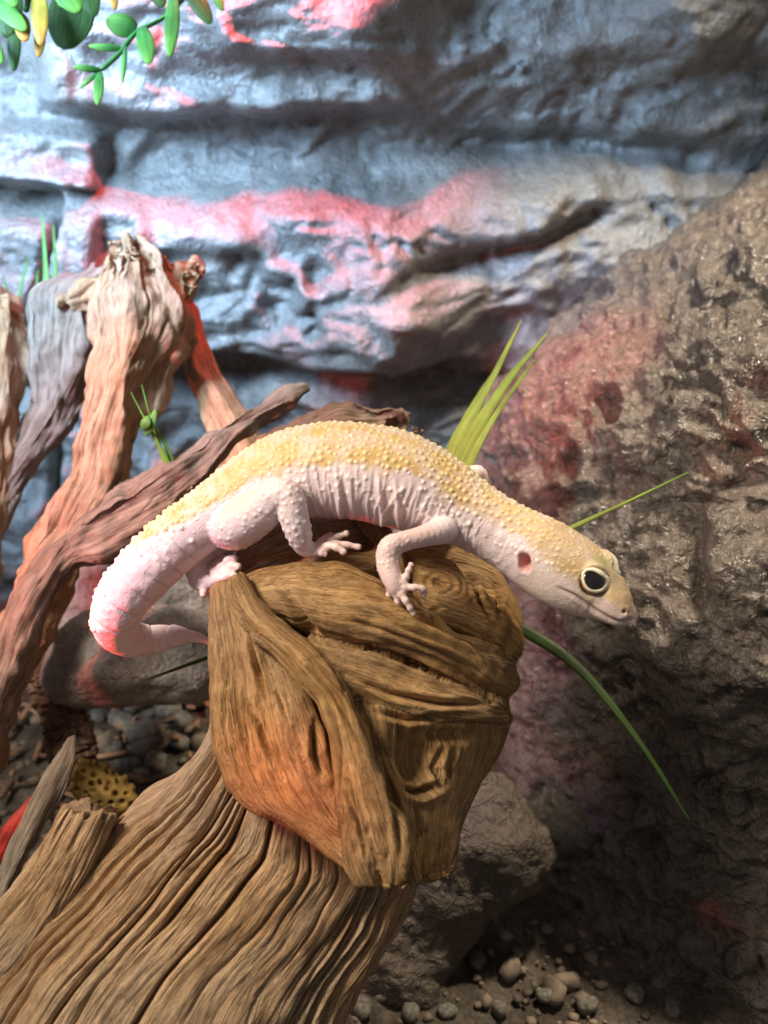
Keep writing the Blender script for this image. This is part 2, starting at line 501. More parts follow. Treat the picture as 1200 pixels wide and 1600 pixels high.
# ------------------------------------------------------------------ rock wall at the back
def build_wall():
    nx, nz = 430, 370
    X, Z = np.meshgrid(np.linspace(-44, 44, nx), np.linspace(-3, 47, nz), indexing='ij')
    Y0 = np.full_like(X, 27.0)
    base = np.stack([X, Y0, Z], -1)
    px, py, d = proj(base.reshape(-1, 3))
    px = px.reshape(X.shape); py = py.reshape(X.shape)
    wv = 26*fbm(X*0.10, Z*0.16, 0*X+1.5, 3)
    y = py + wv
    xx = px + 30*fbm(X*0.12+5, Z*0.12, 0*X+4.5, 3)
    left = sstep(760, 560, xx)
    R = 0*X
    # upper overhanging bulge, then the deep recess, then the ledge and its face
    R += 3.2*sstep(195, 150, y)*left*sstep(50, 130, xx) + 1.0*sstep(120, 60, y)
    R += 1.0*sstep(90, 60, y)*sstep(330, 360, xx)*left
    R += 4.4*sstep(222, 345, y)*(0.35+0.65*left)
    R -= 1.6*sstep(330, 430, y)*sstep(520, 380, xx)*sstep(230, 300, xx)
    R -= 3.2*sstep(525, 575, y)*sstep(760, 640, xx)
    R += 1.4*sstep(575, 620, y)*sstep(760, 640, xx)
    # left-hand blue block
    R += 2.2*sstep(170, 150, xx)*sstep(185, 215, y)*sstep(285, 265, y)
    R -= 1.8*sstep(110, 96, xx)*sstep(280, 296, y)
    R += 1.6*sstep(98, 84, xx)*sstep(300, 330, y)
    R -= 1.2*sstep(250, 235, xx)*sstep(160, 178, xx)*sstep(300, 340, y)
    # broad boulders on the right half of the wall
    R += 2.2*np.exp(-((xx-640)/120)**2-((y-450)/90)**2)
    R += 1.8*np.exp(-((xx-830)/140)**2-((y-310)/70)**2)
    R += 1.6*np.exp(-((xx-900)/110)**2-((y-420)/60)**2)
    R += 2.6*np.exp(-((xx-1090)/90)**2-((y-30)/90)**2)
    R += 1.4*np.exp(-((xx-760)/150)**2-((y-110)/50)**2)
    R -= 1.6*np.exp(-((y-225-0.05*(xx-700))/26)**2)*sstep(640, 760, xx)
    R -= 1.3*np.exp(-((y-390+0.25*(xx-700))/16)**2)*sstep(560, 700, xx)*sstep(1000, 900, xx)
    # holes in the ledge face
    qx = px+16*fbm(X*0.5, Z*0.5, 0*X+21, 3); qy = py+16*fbm(X*0.5+8, Z*0.5, 0*X+22, 3)
    for hx, hy, hr, dp in [(415, 398, 20, .5), (505, 402, 18, .8), (450, 440, 26, .9), (378, 392, 18, .6), (495, 470, 22, .8), (420, 480, 15, .4), (345, 440, 24, .5)]:
        rh = np.hypot(qx-hx, (qy-hy)/1.2)
        R -= dp*np.exp(-(rh/hr)**3)
        R += 0.3*dp*np.exp(-((rh-hr*1.4)/9)**2)
    # strata and wrinkles
    wx = X + 1.4*fbm(X*0.25, Z*0.25, 0*X+7, 2); wz = Z + 1.2*fbm(X*0.25+4, Z*0.25, 0*X+8, 2)
    R += 0.95*fbm(wx*0.14, wz*0.22, 0*X+3, 3)
    R += 0.26*ridged(wx*0.26, wz*0.36, 0*X+6, 2)
    fl = perlin(wx*0.6, wz*0.9, 0*X+11)
    R -= 0.16*np.exp(-(fl/0.09)**2)*sstep(-0.1, 0.2, perlin(X*0.25, Z*0.25, 0*X+13))
    R += 0.32*fbm(wx*0.42+7, wz*0.55, 0*X+19, 3) + 0.15*fbm(wx*0.9, wz*1.0, 0*X+9, 3)
    # short crescent cracks
    rr = np.random.RandomState(3)
    for k in range(46):
        cx = rr.uniform(420, 1120); cy = rr.uniform(10, 520); a0 = rr.uniform(0, 6.28); r0 = rr.uniform(14, 46); sp = rr.uniform(0.8, 1.9)
        pts = [(cx+r0*math.cos(a0+sp*t/5), cy+r0*math.sin(a0+sp*t/5)) for t in range(6)]
        dd, tp = polycrack(qx, qy, pts)
        R -= 0.34*tp*np.exp(-np.abs(dd/(2.0+4.0*tp))**1.5)
        R += 0.12*tp*np.exp(-((dd-11)/7.0)**2)
    p = base.copy()
    p[..., 1] -= R
    o = link('rock_wall', make_mesh('rock_wall', p.reshape(-1, 3), grid_quads(nx, nz, False)), ROCK)
    struct(o)
build_wall()

# ------------------------------------------------------------------ right boulder
def build_boulder():
    rows = [
     (60,  [(1420,58),(1400,52),(1450,48),(1500,45),(1600,42),(1750,40)]),
     (150, [(1330,58),(1305,51),(1350,47),(1400,44),(1500,41),(1700,39)]),
     (290, [(1215,58),(1192,50),(1230,46.5),(1290,43),(1400,39.5),(1650,37)]),
     (400, [(1060,58),(1033,50),(1080,46.5),(1160,42.5),(1300,38.5),(1600,36)]),
     (500, [(950,58),(925,50),(980,46),(1080,42),(1250,38),(1600,35)]),
     (570, [(868,58),(840,50),(900,46),(1020,42),(1220,37.5),(1600,34.5)]),
     (650, [(790,58),(767,50),(830,45.5),(970,41.5),(1200,37),(1600,34)]),
     (720, [(760,58),(740,49),(800,44.5),(950,41),(1200,37),(1600,34)]),
     (800, [(762,57),(746,48),(810,44),(950,40.5),(1200,37),(1600,34)]),
     (900, [(790,56),(776,47.5),(840,43.5),(955,39.6),(1200,36),(1600,33.5)]),
     (1000,[(812,55),(796,47),(855,43.2),(962,39.2),(1200,35.6),(1600,33.4)]),
     (1100,[(822,55),(804,47.5),(865,44),(975,40.4),(1200,36.8),(1600,34.4)]),
     (1250,[(850,54),(825,47.5),(880,44.6),(985,42),(1200,38.8),(1600,36)]),
     (1400,[(870,52),(835,46),(890,43.5),(1000,41.8),(1200,39.4),(1600,37)]),
     (1530,[(860,48),(820,43.2),(900,41.6),(1000,40.4),(1200,38.8),(1600,37)]),
     (1750,[(860,48),(830,43),(900,41.4),(1000,40.2),(1200,38.6),(1600,37)]),
    ]
    ctrl = np.array([[P(x, py, dd) for x, dd in r] for py, r in rows])      # rows x cols x 3
    nu, nv = 440, 350
    a = np.stack([spline(ctrl[:, j], nu, chord=np.array([[r[0], 0] for r in rows], float)) for j in range(ctrl.shape[1])], 1)
    g = np.stack([spline(a[i], nv) for i in range(nu)], 0)
    N = grid_normals(g, False)
    if np.median((N*(CAM-g)).sum(-1)) < 0: N = -N
    px, py, d = proj(g.reshape(-1, 3)); px = px.reshape(nu, nv); py = py.reshape(nu, nv)
    x, y, z = g[..., 0], g[..., 1], g[..., 2]
    wx = x+1.0*fbm(x*.3, y*.3, z*.3, 2); wz = z+1.0*fbm(x*.3+5, y*.3, z*.3, 2)
    h = 0.75*fbm(wx*0.20, y*0.20, wz*0.24, 4)
    h += 0.30*ridged(wx*0.30+2, y*0.3, wz*0.42, 3)
    fl = perlin(wx*0.42, y*0.42, wz*0.55+11)
    h -= 0.28*np.exp(-(fl/0.05)**2)*sstep(-0.05, 0.25, perlin(x*0.2, y*0.2, z*0.2+13))
    h += 0.20*fbm(wx*0.9, y*0.9, wz*1.1, 4) + 0.30*ridged(wx*0.5+3, y*0.5, wz*0.7, 3)
    sx = x+0.35*fbm(x*.8, y*.8, z*.8+3, 2); sz = z+0.35*fbm(x*.8+7, y*.8, z*.8, 2)
    h += 0.11*ridged(sx*1.1, y*1.1, sz*1.5, 2) + 0.045*perlin(sx*2.4, y*2.4, sz*2.8)
    cf = perlin(sx*0.75+31, y*0.75, sz*0.95)
    h -= 0.34*np.exp(-(cf/0.07)**2)*sstep(0.05, 0.3, perlin(x*0.35+9, y*0.35, z*0.35))
    cracks = [([(1070,448),(1047,480),(1042,512)], 4, .45), ([(1070,542),(1040,550),(1020,580),(1010,615)], 4, .5),
              ([(1020,648),(1060,620),(1095,610),(1140,630)], 6, .4), ([(1145,690),(1195,710)], 5, .3),
              ([(877,798),(920,780),(970,775)], 4, .35), ([(958,868),(1000,845),(1032,832)], 4, .35),
              ([(1200,748),(1130,765),(1104,810),(1096,870),(1104,940),(1160,1000)], 8, .55), ([(1190,360),(1150,400),(1120,440)], 4, .35),
              ([(1180,455),(1140,500),(1150,540)], 4, .35), ([(940,690),(965,650),(975,640)], 9, .5), ([(1075,590),(1120,585),(1170,545)], 5, .3)]
    for poly, w, dp in cracks:
        jx = px+5*perlin(px*.04, py*.04, 0*px+.5); jy = py+5*perlin(px*.04, py*.04, 0*px+7.5)
        dd, tp = polycrack(jx, jy, poly)
        w = 1.8*w*(.35+.65*tp); dp = 1.3*dp
        h -= dp*tp*np.exp(-np.abs(dd/w)**1.5); h += dp*tp*0.4*np.exp(-((dd-2.6*w)/(2.0*w))**2)
    for hx, hy, hr, dp in [(815, 640, 17, .9), (970, 655, 22, .9), (770, 730, 13, .5), (820, 730, 16, .6), (905, 735, 20, .4), (850, 560, 10, .5)]:
        rr = np.hypot(px-hx, (py-hy)/1.1)+7*perlin(px*.03, py*.03, 0*px+hx)
        h -= .7*dp*np.exp(-(rr/hr)**4); h += dp*0.4*np.exp(-((rr-hr*1.4)/(hr*.4))**2)
    h += 0.9*np.exp(-((px-1165)/55)**4-((py-870)/95)**4)
    g = g + N*h[..., None]
    back = g + np.array([10.0, 8.0, -3.0])
    v = np.concatenate([g.reshape(-1, 3), back[::20, ::20].reshape(-1, 3)])
    q = grid_quads(nu, nv, False)
    bu, bv = back[::20, ::20].shape[:2]
    qb = grid_quads(bu, bv, False)[:, ::-1] + nu*nv
    o = link('boulder', make_mesh('boulder', v, np.concatenate([q, qb])), BOULDER)
    tag(o, 'big glossy brown rock slope with crescent cracks filling the right side', 'rock')
build_boulder()

# ------------------------------------------------------------------ smaller rocks
def rock_disp(a=0.4, f=0.4, fine=0.08, ridge=0.2):
    def fn(gx, gy, gu, pos, e):
        x, y, z = pos[..., 0], pos[..., 1], pos[..., 2]
        return (a*fbm(x*f, y*f, z*f, 4) + ridge*ridged(x*f*1.3, y*f*1.3, z*f*1.3, 3) + fine*fbm(x*3, y*3, z*3, 2))*np.clip(e, 0, 1)
    return fn
o = ribbon_obj('rock', [(650,1170,41,740,1190,41,1.0,2), (605,1270,40.4,830,1270,41,1.6,2), (592,1360,40,855,1350,41,1.7,2), (575,1430,39.8,760,1425,41,1.5,2), (560,1500,39.4,700,1500,40.5,1.2,2), (550,1580,39,690,1580,40,1.0,2)],
               150, 150, ROCK_LOW, disp=rock_disp(.5, .35, .04, .14), ends=(.12, .05))
tag(o, 'shadowed brown rock with a dark hollow, low behind the big driftwood', 'rock')
o = ribbon_obj('rock', [(120,850,47,250,835,47,1.2,2), (85,890,46,335,880,46,2.2,2), (75,930,45,350,930,45,2.4,2), (95,975,45,340,985,45,1.8,2), (120,1010,45,330,1010,45,1.2,2)],
               110, 130, STONE, disp=rock_disp(.4, .4, .05, .2), ends=(.1, .1))
tag(o, 'pinkish rounded stone directly behind the hind foot and tail', 'rock')
o = ribbon_obj('rock', [(140,965,42.5,335,960,43.5,1.0,2), (100,1000,42,345,1000,43,2.0,2), (72,1045,42,350,1040,43,2.2,2), (85,1085,42,345,1075,43,1.6,2), (130,1105,42,320,1095,43,1.0,2)],
               110, 130, STONE, disp=rock_disp(.25, .3, .04, .12), ends=(.1, .1), p=0.8)
tag(o, 'smooth flat stone under the curled tail, half orange and half blue-grey', 'rock')

# ------------------------------------------------------------------ gravel
def pebble_mesh(seed, sub=2):
    import bmesh
    bm = bmesh.new()
    bmesh.ops.create_icosphere(bm, subdivisions=sub, radius=1.0)
    v = np.array([x.co[:] for x in bm.verts]); f = np.array([[q.index for q in p.verts] for p in bm.faces])
    bm.free()
    s = seed*3.3
    r = 1+0.55*fbm(v[:, 0]*0.9+s, v[:, 1]*0.9+s, v[:, 2]*0.9, 3)+0.16*perlin(v[:, 0]*3+s, v[:, 1]*3, v[:, 2]*3)
    cut = unit(np.random.RandomState(int(seed)+1).normal(size=(6, 3)))
    for c_ in cut:
        over = np.maximum((v*r[:, None])@c_-0.72, 0); r = r*(1-over/np.maximum(np.linalg.norm(v*r[:, None], axis=1), .1)*.85)
    v = v*r[:, None]
    v[:, 2] *= 0.72
    return v, f
PEB = [pebble_mesh(k) for k in range(8)]
PEBS = [pebble_mesh(k+20, 1) for k in range(8)]
PEBM = simple_mat('pebble_grey', (0.19, 0.17, 0.14), 0.7, 0.45, 2.5)
GRAV = simple_mat('gravel_brown', (0.20, 0.155, 0.115), 0.75, 0.55, 0.9)

def ground_pt(px, py):
    k = (800-py)/FPX
    dz = FWD[2]+k*UPV[2]
    z = 0.0
    for _ in range(6):
        q = P(px, py, np.array((z-CAM[2])/dz)); z = float(gz(q[0], q[1]))
    return q

def build_gravel():
    rr = np.random.RandomState(11)
    vs, fs, n0 = [], [], 0
    def put(x, y, r, z=None):
        nonlocal n0
        v, f = (PEBS if r < .5 else PEB)[rr.randint(8)]
        a = rr.uniform(0, 6.28); c, s = math.cos(a), math.sin(a)
        w = v*r*np.array([1, rr.uniform(.7, 1.1), rr.uniform(.7, 1.1)])
        w = np.stack([w[:, 0]*c-w[:, 1]*s, w[:, 0]*s+w[:, 1]*c, w[:, 2]], 1) + np.array([x, y, 0.3*r+float(gz(x, y))])
        vs.append(w); fs.append(f+n0); n0 += len(w)
    for k in range(1500):
        x = rr.uniform(-27, 0); y = rr.uniform(-8, 20); put(x, y, rr.choice([.14, .24, .38, .6], p=[.4, .35, .18, .07])*rr.uniform(.8, 1.3))
    for k in range(900):
        x = rr.uniform(-3, 20); y = rr.uniform(-14, 4); put(x, y, rr.choice([.10, .18, .3, .45], p=[.4, .35, .18, .07])*rr.uniform(.8, 1.3))
    o = link('gravel', make_mesh('gravel', np.concatenate(vs), None, tris=np.concatenate(fs)), GRAV)
    o['kind'] = 'stuff'; o['label'] = 'brown gravel covering the ground around the driftwood'; o['category'] = 'gravel'
    vs, fs, n0 = [], [], 0
    for k in range(420):
        x = rr.uniform(-26, -3); y = rr.uniform(-8, 16); L = rr.uniform(.3, 1.3); w = rr.uniform(.1, .35); hh = rr.uniform(.05, .2)
        v = np.array([[-1, -1, -1], [1, -.7, -1], [1.15, .8, -1], [-.9, 1, -1], [-.9, -.8, 1], [.9, -.9, 1], [1, .6, 1], [-1.1, .7, 1], [1.5, 0, 0], [-1.4, .1, 0]])*np.array([L, w, hh])*.5*rr.uniform(.8, 1.2, (10, 3))
        a, bb = rr.uniform(0, 6.28), rr.uniform(-.5, .5)
        v = np.stack([v[:, 0], v[:, 1]*math.cos(bb)-v[:, 2]*math.sin(bb), v[:, 1]*math.sin(bb)+v[:, 2]*math.cos(bb)], 1)
        v = np.stack([v[:, 0]*math.cos(a)-v[:, 1]*math.sin(a), v[:, 0]*math.sin(a)+v[:, 1]*math.cos(a), v[:, 2]], 1)+np.array([x, y, .45+rr.uniform(-.1, .3)])
        f = np.array([[0, 2, 1], [0, 3, 2], [4, 5, 6], [4, 6, 7], [0, 1, 5], [0, 5, 4], [2, 3, 7], [2, 7, 6], [1, 2, 8], [2, 6, 8], [6, 5, 8], [5, 1, 8], [3, 0, 9], [0, 4, 9], [4, 7, 9], [7, 3, 9]])
        vs.append(v); fs.append(f+n0); n0 += 10
    lo = link('bark_litter', make_mesh('bark_litter', np.concatenate(vs), None, tris=np.concatenate(fs), smooth=False), simple_mat('bark_litter', (0.30, 0.17, 0.10), .8, .7, .35))
    lo['kind'] = 'stuff'; lo['label'] = 'scattered bark crumbs and wood chips on the gravel at left'; lo['category'] = 'litter'
    meshes = [make_mesh('pebble', v, None, tris=f) for v, f in PEB]
    for me in meshes: me.materials.append(PEBM)
    spots = [(222,1155,.95), (195,1135,.7), (262,1118,.8), (300,1100,.9), (175,1175,.55), (245,1195,.6), (280,1165,.6), (205,1110,.5),
             (285,1130,.6), (155,1125,.6), (240,1095,.6), (190,1205,.5)]
    for k, (x, y, r) in enumerate(spots):
        g = ground_pt(x, y)
        p = link('pebble', meshes[k % 8])
        p.location = Vector((g[0], g[1], 0.4*r+float(gz(g[0], g[1]))))*0.01
        p.scale = (r, r*rr.uniform(.8, 1.1), r*rr.uniform(.8, 1.1)); p.rotation_euler = (rr.uniform(-.4, .4), rr.uniform(-.4, .4), rr.uniform(0, 6.28))
        if k == 0: tag(p, 'largest pale grey pebble left of the driftwood neck', 'pebble', 'pebbles left of the driftwood')
        else: tag(p, 'small grey pebble around the largest pale one left of the driftwood', 'pebble', 'pebbles left of the driftwood')
    for k, (x, y, r) in enumerate([(560,1580,.55), (600,1560,.4), (640,1590,.5), (850,1560,.4), (920,1575,.45), (990,1555,.4), (1050,1580,.4), (780,1580,.4), (700,1585,.4)]):
        g = ground_pt(x, y)
        p = link('pebble', meshes[(k+3) % 8])
        p.location = Vector((g[0], g[1], 0.4*r+float(gz(g[0], g[1]))))*0.01
        p.scale = (r, r*rr.uniform(.8, 1.1), r); p.rotation_euler = (0, 0, rr.uniform(0, 6.28))
        tag(p, 'dim pebble on the dark ground along the bottom edge', 'pebble', 'pebbles on the dark ground at bottom right')
build_gravel()

# ------------------------------------------------------------------ main driftwood log
def Z1(pts, d):  # zoom coordinates of the knob study -> station edge points
    return [(250+x/2, 800+y/2) for x, y in pts]

log = thing('driftwood_log', 'large gnarled tan driftwood with grooved trunk and twisted knob under the gecko', 'driftwood', (-4, -8, 0))

# grooved trunk
def trunk_disp(seed, ncr, depth, rs):
    base = wood_disp(groove=.05, gfreq=2.4, fine=.042, lump=.20, corr=0, cfreq=1.3)
    def f(gx, gy, gu, pos, e):
        h = base(gx, gy, gu, pos, e)
        nu, nv = gx.shape
        k0 = int(np.argmin(gx[0])); hw = np.linalg.norm(pos[:, 0]-pos[:, k0], axis=1)[:, None]/2
        W = (gx[0].max()-gx[0].min())/2
        c = (gx-seed*3.7)/W
        frontm = (gy-seed*1.3) > -0.2*W
        u = gu-seed*5.1; Lu = u.max()
        rr = np.random.RandomState(rs)
        for k in range(ncr):
            ck = rr.uniform(-.98, .98)
            u0 = rr.choice([-1.0, rr.uniform(.05, .3)*Lu]); u1 = u0+rr.uniform(.35, .9)*Lu
            dk = depth*rr.choice([.35, .6, 1.0, 1.5])*rr.uniform(.8, 1.2)
            w = rr.uniform(.025, .06)
            path = ck + 0.055*perlin(u[:, :1]*.20+k*7.1, 0*u[:, :1]+k*3.3, 0*u[:, :1]+.5) + 0.008*perlin(u[:, :1]*1.1+k*2.1, 0*u[:, :1]+k*5.3, 0*u[:, :1]+.5)
            dl = (c-path)*hw
            ext = sstep(u0, u0+1.2, u)*sstep(u1, u1-2.0, u)
            sw = w*(.5+.8*ext)
            side = np.where(dl > 0, .26, .5)
            h = h - frontm*ext*dk*(np.exp(-np.abs(dl/sw)**1.2) + .05*np.exp(-(dl/side)**2))
        return h
    return f
ribbon_obj('trunk', [
    (345,1010,31.5, 600,1010,32.0, 1.4,2.0), (326,1100,31.0, 590,1120,31.6, 1.5,2.2), (318,1150,30.6, 590,1210,31.4, 1.6,2.4),
    (272,1215,30.4, 615,1300,31.4, 1.8,2.6), (205,1270,30.2, 650,1375,31.6, 2.0,3.0), (130,1350,29.8, 625,1440,31.4, 2.2,3.0),
    (40,1450,29.4, 575,1510,31.0, 2.4,3.0), (-40,1560,29.0, 540,1600,30.4, 2.5,3.0), (-130,1720,28.6, 500,1740,29.6, 2.5,3.0), (-230,1980,28.2, 440,2000,28.6, 2.4,3.0)],
    450, 530, WOOD, log, disp=trunk_disp(1, 30, .36, 21), ends=(.03, .02), p=.85, seed=1, front=.78)
ribbon_obj('broken_edge', [
    (106,1262,29.2, 182,1276,29.4, .45,.9), (62,1335,29.0, 140,1362,29.2, .55,1.2), (0,1405,28.7, 75,1460,29.0, .6,1.4),
    (-90,1500,28.4, 0,1570,28.7, .6,1.4), (-190,1620,28.1, -90,1700,28.4, .6,1.4), (-270,1800,27.9, -170,1850,28.1, .6,1.4)][::-1],
    300, 170, WOOD, log, disp=trunk_disp(2, 5, .14, 3), ends=(.02, 0), p=.6, seed=2, front=.7, ragged=.35)

# the knob: lobes and folds grown together into one body
def blend(name, parts, mat, parent, voxel, its, disp):
    vs, qs, ts, gs, off = [], [], [], [], 0
    for st, nu, nv, kw in parts:
        v, q, g, tr = ribbon(st, nu, nv, **kw)
        vs.append(v); gs.append(g); qs.append(q+off); ts.append(tr+off); off += len(v)
    V, G = np.concatenate(vs), np.concatenate(gs)
    tmp = link('tmp', make_mesh('tmp', V, np.concatenate(qs), tris=np.concatenate(ts)))
    md = tmp.modifiers.new('r', 'REMESH'); md.mode = 'VOXEL'; md.voxel_size = voxel*0.01
    sm = tmp.modifiers.new('s', 'SMOOTH'); sm.factor = 0.5; sm.iterations = its
    dg = bpy.context.evaluated_depsgraph_get(); dg.update()
    me = bpy.data.meshes.new_from_object(tmp.evaluated_get(dg))
    bpy.data.objects.remove(tmp)
    n = len(me.vertices)
    co = np.empty(n*3, np.float32); me.vertices.foreach_get('co', co); co = co.reshape(-1, 3).astype(float)*100
    nr = np.empty(n*3, np.float32); me.vertex_normals.foreach_get('vector', nr); nr = nr.reshape(-1, 3).astype(float)
    Q = np.concatenate(qs); F = np.concatenate([Q[:, [0, 1, 2]], Q[:, [0, 2, 3]], np.concatenate(ts)])
    bvh = BVHTree.FromPolygons(V.tolist(), F.tolist())
    hit = [bvh.find_nearest(p) for p in co.tolist()]
    loc = np.array([h_[0][:] for h_ in hit]); f_ = F[np.array([h_[2] for h_ in hit])]
    A, B_, C_ = V[f_[:, 0]], V[f_[:, 1]], V[f_[:, 2]]
    v0, v1, v2 = B_-A, C_-A, loc-A
    d00 = (v0*v0).sum(1); d01 = (v0*v1).sum(1); d11 = (v1*v1).sum(1); d20 = (v2*v0).sum(1); d21 = (v2*v1).sum(1)
    den = d00*d11-d01*d01; ok_ = den > 1e-12; den = np.where(ok_, den, 1)
    bv = np.clip(np.where(ok_, (d11*d20-d01*d21)/den, 0), 0, 1); bw_ = np.clip(np.where(ok_, (d00*d21-d01*d20)/den, 0), 0, 1)
    g = G[f_[:, 0]]*(1-bv-bw_)[:, None] + G[f_[:, 1]]*bv[:, None] + G[f_[:, 2]]*bw_[:, None]
    h = disp(g[:, 0], g[:, 1], g[:, 2], co, np.ones(n))
    co = co + nr*h[:, None]
    me.vertices.foreach_set('co', (co*0.01).astype(np.float32).ravel())
    at = me.attributes.new('g', 'FLOAT_VECTOR', 'POINT'); at.data.foreach_set('vector', g.astype(np.float32).ravel())
    me.update()
    me.polygons.foreach_set('use_smooth', np.ones(len(me.polygons), bool))
    me.name = name
    return link(name, me, mat, parent)

def knob_carve(px, py):
    # hollow and splinter on the right face
    h = -0.55*np.exp(-(((px-652)/24)**2+((py-1190)/40)**2)**1.5)
    h -= 0.35*np.exp(-(((px-700)/40)**2+((py-1150)/10)**2)**1.2)
    def cut(poly, w, dp, lip=.35):
        d, t = polycrack(px, py, poly)
        return -dp*t*np.exp(-np.abs(d/w)**1.6) + lip*dp*t*np.exp(-((d-2.4*w)/(1.3*w))**2)
    for poly, w, dp in [([(635,1232),(660,1240),(690,1225)], 5, .4), ([(652,1262),(658,1300),(652,1340)], 4, .25), ([(690,1170),(682,1200),(690,1230)], 3, .2), ([(712,1165),(702,1195),(704,1225)], 3, .16),
                        ([(388,990),(400,1040),(412,1080),(418,1095)], 3.5, .34), ([(385,1095),(405,1135),(425,1190),(443,1215)], 3.5, .30), ([(432,1080),(446,1115),(452,1130)], 2.5, .2),
                        ([(490,1130),(492,1180),(505,1214)], 4.5, .36), ([(478,1035),(520,1085),(560,1150)], 4, .2), ([(500,1002),(580,1012),(660,1040),(720,1075),(770,1096)], 4, .34),
                        ([(430,905),(470,960),(500,1000)], 5, .25), ([(600,920),(655,965),(720,995),(790,1030)], 5, .30), ([(570,940),(640,985),(700,1010)], 3, .14),
                        ([(520,960),(600,985),(680,1015),(750,1050)], 3, .15), ([(540,1050),(610,1085),(690,1100),(770,1098)], 4, .26), ([(580,1110),(640,1125),(700,1118)], 4, .2),
                        ([(345,1010),(352,1080),(350,1150)], 2.6, .16), ([(365,1060),(372,1130),(395,1190)], 2.6, .16), ([(540,1240),(560,1290),(575,1340)], 3, .16), ([(600,1200),(618,1270),(628,1340)], 4, .24),
                        ([(715,880),(745,905),(752,940),(765,965)], 3, .2), ([(650,945),(670,956),(692,950)], 3, .16), ([(700,962),(735,982),(760,998)], 3, .16), ([(770,905),(782,930),(778,960)], 3, .18), ([(655,870),(700,868),(740,890)], 3, .14)]:
        h = h + cut(poly, w, dp)
    r = np.hypot((px-688)/1.3, py-912) + 3.0*perlin(px*0.05, py*0.05, 0*px+.5)
    h += (0.028*np.sin(r*0.62)*np.exp(-(r/34)**2) - 0.12*np.exp(-(r/5)**2))*sstep(640, 665, px)*sstep(980, 955, py)
    return h
